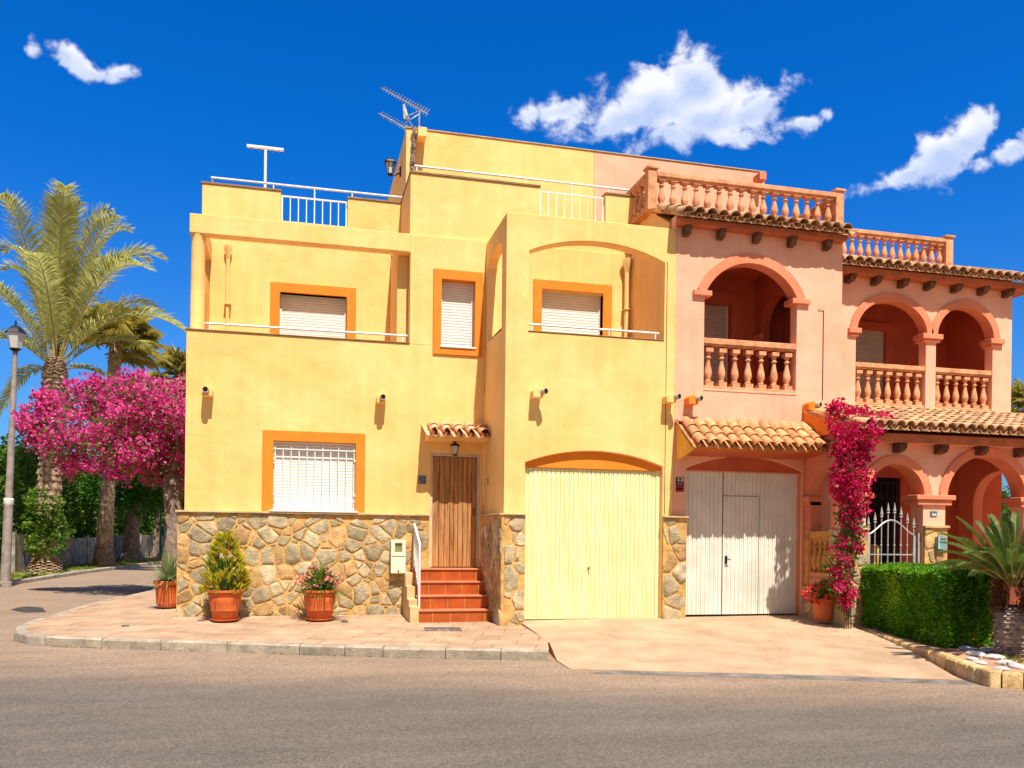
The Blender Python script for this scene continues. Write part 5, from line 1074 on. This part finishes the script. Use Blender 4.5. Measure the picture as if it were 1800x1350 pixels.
# --- climbing bougainvillea on the porch corner
t = thing('bougainvillea_climber', (8.45, 12.05, .1), 'crimson bougainvillea climbing the porch corner pillar up to the tiled roof', 'climbing plant')
fl = MB(); lf = MB(); st_ = MB(); rnd = random.Random(44)
for k in range(4): st_.tube([(8.45+.04*k, 12.0, .1), at(1482+4*k, 1000, 12.0), at(1478+7*k, 930, 11.98), at(1494+3*k, 870, 11.9), at(1490+6*k, 790, 11.8), at(1480+12*k, 735, 12.2)], .011, 6)
st_.build('stem', DWOOD, t)
for (px, py, rr, dn, gn) in ((1476, 722, 17, 1, .2), (1500, 735, 24, 1, .25), (1530, 742, 22, 1, .2), (1552, 740, 15, .8, .2), (1563, 745, 7, .6, .2), (1545, 757, 12, .6, .3), (1462, 745, 12, .8, .3), (1486, 765, 28, 1, .3), (1514, 768, 26, 1, .3), (1478, 790, 20, 1, .3), (1504, 800, 30, 1, .3), (1490, 830, 28, 1, .3), (1514, 838, 24, 1, .3), (1496, 862, 26, 1, .3), (1478, 850, 16, .8, .3), (1520, 865, 14, .7, .3), (1484, 885, 18, .8, .4), (1506, 885, 16, .7, .4), (1478, 910, 10, .6, .6), (1505, 905, 10, .6, .6), (1502, 935, 13, .6, .8), (1485, 950, 12, .45, .9), (1508, 965, 10, .5, .7), (1475, 980, 15, .4, 1.2), (1482, 1010, 16, .5, 1.0), (1470, 1030, 14, .5, 1.0), (1488, 1040, 10, .4, 1.1), (1495, 985, 12, .45, 1.0), (1470, 1000, 13, .45, 1.0), (1484, 1060, 11, .4, 1.1), (1476, 1045, 12, .4, 1.0), (1490, 915, 15, .6, .7), (1468, 712, 7, .9, .1), (1466, 760, 8, .6, .3), (1525, 800, 10, .6, .3)):
    rr *= .92 if py > 760 else .98; px += 6*math.sin(py/23); c = at(px, py, (12.25 if py < 750 else 11.9)+rnd.uniform(-.08, .10) if py < 900 else 11.98); r = rr/1500*13.6; n = int(26000*r*r*dn*.42)+20
    cloud(fl, c, r*.8, int(n*.5), .055, rnd, .5, .8, 1.0)
    for q in range(max(3, int(9*dn*(rr/20)**2))): u = rv(rnd).normalized(); cloud(fl, c+u*r*rnd.uniform(.6, 1.15), rnd.uniform(.04, .09), rnd.randint(14, 30), .058, rnd, .3, .8)
    if py > 900: cloud(lf, c+fw*.05, r*1.3, 60, .07, rnd, .3, .55)
    pass
    cloud(lf, c+fw*.04, r*.95, int(n*gn*.55), .055, rnd, .3, .55, 1.0)
fl.build('blossom', LRD, t, 0, recalc=False); lf.build('foliage', LGN, t, 0, recalc=False)

# --- clipped hedge
t = thing('clipped_hedge', (8.9, 11.2, .1), 'low clipped box shaped green hedge between the driveway and the porch', 'hedge'); rnd = random.Random(9)
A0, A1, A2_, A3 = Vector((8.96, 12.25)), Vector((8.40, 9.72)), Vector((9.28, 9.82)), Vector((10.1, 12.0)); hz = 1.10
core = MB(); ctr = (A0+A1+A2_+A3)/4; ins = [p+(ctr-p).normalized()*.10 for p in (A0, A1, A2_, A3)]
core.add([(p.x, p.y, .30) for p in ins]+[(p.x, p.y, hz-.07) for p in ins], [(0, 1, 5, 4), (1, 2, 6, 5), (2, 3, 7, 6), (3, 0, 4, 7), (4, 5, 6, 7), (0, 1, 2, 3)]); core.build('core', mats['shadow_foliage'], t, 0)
mb = MB(); per = [A0, A1, A2_, A3]
def hl(p, n, s_):
    mb.leaf(p, (n+rv(rnd)*1.0).normalized(), (n*.6+rv(rnd)).normalized(), s_*rnd.uniform(.7, 1.5), s_*.66)
for k in range(4):
    a, b_ = per[k], per[(k+1) % 4]; d = (b_-a); Ln = d.length; d.normalize(); n = Vector((-d.y, d.x)); n = n if n.dot(ctr-a) < 0 else -n; cnt = int(Ln*hz*(9500 if k < 2 else 3000))
    for i in range(cnt):
        s_ = rnd.uniform(0, Ln); z = .10+(hz-.10)*rnd.random()**.85; p = a+d*s_
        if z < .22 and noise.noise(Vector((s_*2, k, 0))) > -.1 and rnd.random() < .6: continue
        bul = .09*noise.noise(Vector((s_*1.7, z*1.7, k)))+.04*noise.noise(Vector((s_*7, z*7, k))); q_ = p+n*(bul+rnd.uniform(-.10, .02)); hl(Vector((q_.x, q_.y, z+.1*0)), Vector((n.x, n.y, .25)), .050)
for i in range(13000):
    u, v = rnd.random(), rnd.random(); p = (A0.lerp(A3, v)).lerp(A1.lerp(A2_, v), u); z = hz+.05*noise.noise(Vector((p.x*2.2, p.y*2.2, 5)))+rnd.uniform(-.07, .015); hl(Vector((p.x, p.y, z)), Vector((0, 0, 1)), .050)
mb.build('foliage', LG, t, 0, recalc=False)
sm = MB()
for i in range(14): p = A0.lerp(A1, (i+.5)/14)+Vector((.35, 0)); sm.tube([(p.x, p.y, .05), (p.x+rnd.uniform(-.05, .05), p.y, .34)], .02, 6)
sm.build('stems', BARK, t)

# --- cycad
cb_ = Vector((8.78, 9.02, .12)); t = thing('cycad', cb_, 'sago cycad with stiff dark fronds and a shaggy trunk at the right edge', 'cycad'); rnd = random.Random(77)
mb = MB(); trunk(mb, [cb_, cb_+Vector((0, 0, .12)), cb_+Vector((0, 0, .45)), cb_+Vector((0, 0, .62))], [.15, .175, .18, .165], 44, 110, (26, 15), .14); mb.build('trunk', mat('cycad_bark', (.36, .28, .22), .95, .3, 14, .9, 50, col2=(.12, .08, .05), fine=(60, .35)), t, 25)
mb = MB()
for i in range(520):
    a = rnd.uniform(0, 6.283); z = rnd.uniform(.50, .95); R_ = .20*(1-(max(0, z-.7)/.45)**2*.6); p = cb_+Vector((math.cos(a)*R_*.8, math.sin(a)*R_*.8, z)); mb.leaf(p, Vector((math.cos(a)*.7, math.sin(a)*.7, 1.1+rnd.uniform(-.9, .3))), Vector((-math.sin(a), math.cos(a), .1)), rnd.uniform(.08, .16), .035)
mb.build('leaf_bases', mat('rusty_leaf_base', (.17, .06, .028), .9, .35, 20, .3, 50, col2=(.05, .018, .01)), t, 0)
lf = MB(); rb = MB(); cc = cb_+Vector((0, 0, .86))
def cyfrond(d_, L_, arc):
    base_ = cc+Vector((d_.x, d_.y, 0))*.06; tip_ = base_+d_*L_; ctrl = base_.lerp(tip_, .55)+Vector((0, 0, arc)); pts = [base_*(1-f)**2+ctrl*2*f*(1-f)+tip_*f*f for f in [i/13 for i in range(14)]]
    rb.tube(pts, [.010*(1-i/16) for i in range(14)], 5)
    for i in range(54):
        f = .16+.84*i/54; x_ = f*13; k = min(int(x_), 12); p = pts[k].lerp(pts[k+1], x_-k); d = (pts[k+1]-pts[k]).normalized(); s_ = d.cross(Vector((0, 0, 1))).normalized(); n = s_.cross(d); l_ = .125*math.sin(math.pi*(.1+.82*f))**.5
        for sg in (-1, 1):
            q_ = (d*.75+s_*sg*.75+n*.42).normalized(); o = len(lf.v); wv = (d-q_*d.dot(q_)).normalized()*.0045; m_p = p+q_*l_*.55; lf.v += [p-wv, p+wv, m_p+wv, m_p-wv, p+q_*l_+Vector((0, 0, -.012))]; lf.f += [(o, o+1, o+2, o+3), (o+3, o+2, o+4)]
for i in range(50):
    a = rnd.uniform(0, 6.283); e = rnd.choice((rnd.uniform(.9, 1.45), rnd.uniform(.45, 1.0), rnd.uniform(.1, .6))); cyfrond(Vector((math.cos(a)*math.cos(e), math.sin(a)*math.cos(e), math.sin(e))), rnd.uniform(.80, 1.08), .10+.16*math.cos(e))
rb.build('stalks', mat('cycad_stalk', (.30, .26, .06), .5, .1, 6, 0), t); lf.build('fronds', LCY, t, 0, recalc=False)
# white stones round it, grass tuft
WST = mat('white_stone', (.52, .49, .46), .9, .12, 12, .4, 40); rnd = random.Random(6); stone0 = None
for i, (px, py, s_) in enumerate(((1700, 1140, .11), (1716, 1150, .12), (1735, 1143, .10), (1748, 1156, .13), (1722, 1165, .09), (1700, 1128, .09), (1768, 1166, .12), (1790, 1172, .11), (1688, 1133, .08), (1742, 1132, .08), (1760, 1176, .09), (1710, 1158, .07))):
    p = atg(px, py, .115)
    if stone0 is None:
        m_ = MB(); bm = bmesh.new(); bmesh.ops.create_icosphere(bm, subdivisions=3, radius=1)
        for v in bm.verts: v.co *= 1+.22*noise.noise(v.co*1.3)+.1*noise.noise(v.co*3.1); v.co.z *= .42
        me = bpy.data.meshes.new('white_stone'); bm.to_mesh(me); bm.free(); me.shade_smooth(); me.materials.append(WST); stone0 = bpy.data.objects.new('white_stone', me); o = stone0
    else: o = stone0.copy()
    C.objects.link(o); o.location = p; o.scale = (s_, s_*.8, s_*.8); o.rotation_euler = (0, 0, rnd.uniform(0, 6)); tag(o, 'flat white stone in the bed around the cycad trunk', 'stone', 'white stones around the cycad')
mb = MB()
for i in range(900): p = atg(rnd.uniform(1755, 1900), rnd.uniform(1148, 1172), .1); mb.leaf(p, Vector((rnd.uniform(-.4, .4), rnd.uniform(-.4, .4), 1)), rv(rnd), rnd.uniform(.03, .07), .012)
tag(mb.build('bed_grass', GRS, None, 0, recalc=False), 'tuft of grass at the foot of the cycad', 'grass', kind='stuff')
mb = MB(); rnd = random.Random(61)
for i in range(3200):
    f = rnd.uniform(0, 8.2); k = min(int(f), len(kp)-2); p = kp[k].lerp(kp[k+1], f-k); d = (kp[k+1]-kp[k]).normalized(); n = Vector((d.y, -d.x)); n = n if n.y < .3 else n
    if noise.noise(Vector((p.x*1.5, p.y*1.5, 3))) < -.12: continue
    q_ = p+n*(-.0+rnd.uniform(.0, .03)*1)*(1); mb.leaf(Vector((q_.x, q_.y, -.06)), Vector((rnd.uniform(-.6, .6), rnd.uniform(-.8, .2), .8)), rv(rnd), rnd.uniform(.012, .035), .008)
tag(mb.build('kerb_weeds', leafmat('dry_weed', (.16, .13, .03), (.34, .27, .07), None, .2, 3), None, 0, recalc=False), 'thin dry weeds growing along the foot of the kerb', 'weeds', kind='stuff')
SPK = mat('dry_leaf', (.20, .10, .05), .9, .4, 30, .2, 50); mb = MB(); rnd = random.Random(91)
for i in range(150):
    px, py = rnd.choice(((rnd.uniform(980, 1680), rnd.uniform(1095, 1172)), (rnd.uniform(120, 900), rnd.uniform(1092, 1126)), (rnd.uniform(1380, 1500), rnd.uniform(1085, 1130)))); p = atg(px, py, .10); zz_ = .085
    if px > 930: zz_ = -.045+.225*max(0, min(1, (p.y-(9.85-.32*(p.x-3.17)))/(13.4-(9.85-.32*(p.x-3.17)))))
    p = atg(px, py, zz_); a = rnd.uniform(0, 6.28); mb.leaf(Vector((p.x, p.y, zz_+.03)), Vector((math.cos(a), math.sin(a), rnd.uniform(-.2, .2))), Vector((rnd.uniform(-.4, .4), rnd.uniform(-.4, .4), 1)), rnd.uniform(.015, .04), .014)
tag(mb.build('fallen_leaves', SPK, None, 0, recalc=False), 'scattered dry leaf specks on the driveway and paving', 'leaves', kind='stuff')
# drains
DRN = mat('drain_iron', (.12, .11, .10), .7, .2, 20, .2, 60)
p = atg(778, 1105, .105); t = thing('drain_cover', (p.x, p.y, .10), 'grey metal drain cover set in the paving before the red steps', 'drain cover'); Rm = Matrix.Translation((p.x, p.y, 0)) @ Matrix.Rotation(rad(-8), 4, 'Z')
MB().box(-.27, .27, -.13, .13, .08, .112, Rm).build('plate', DRN, t, 0, .003); MB().box(-.29, .29, -.15, -.131, .08, .110, Rm).box(-.29, .29, .131, .15, .08, .110, Rm).build('rim', mat('cycad_bark', (1, 1, 1)), t, 0)
for (px, py, lb) in ((606, 1092, 'small dark square floor drain in the paving right of the pots'), (220, 1098, 'small dark floor drain in the paving left of the house corner')):
    p = atg(px, py, .11); o = MB().box(p.x-.05, p.x+.05, p.y-.05, p.y+.05, .06, .128 if px > 400 else .100).build('floor_drain', DRN, None, 0, .003); tag(o, lb, 'drain')
# right background
hb = at(1792, 865, 26); hedge_wall('garden_hedge', [(hb.x-6, 26.5), (hb.x+12, 26)], 4.0, 1.0, 'dark green hedge seen through the porch at the right edge', 'hedge', LB, 160, .12, 14, .3)
t = thing('garden_wall', (hb.x, 25.2, 0), 'low white wall before the hedge beyond the porch at the right edge', 'wall'); MB().box(hb.x-8, hb.x+8, 25.1, 25.3, -.1, 1.0).build('wall', SHU, t, 0, .01); MB().box(hb.x-8, hb.x+8, 25.06, 25.34, 1.0, 1.06).build('coping', CAP, t, 0, .01)
fan_palm((at(1800, 700, 40).x, 40, 0), at(1803, 712, 40), 1.6, 46, 'far fan palm rising behind the right pink house', 18, .16)

# look-alikes share a group
for nm, gp_ in (('potted_plant', 'potted plants along the house fronts'), ('wall_lantern', 'black lanterns on the yellow house'), ('broadleaf_tree', 'trees down the side street'), ('fan_palm', 'fan palms behind the houses'), ('floor_drain', 'small floor drains in the paving'), ('house_number_tile', 'house number tiles')):
    for o in C.objects:
        if o.parent is None and o.name.split('.')[0] == nm: o['group'] = gp_
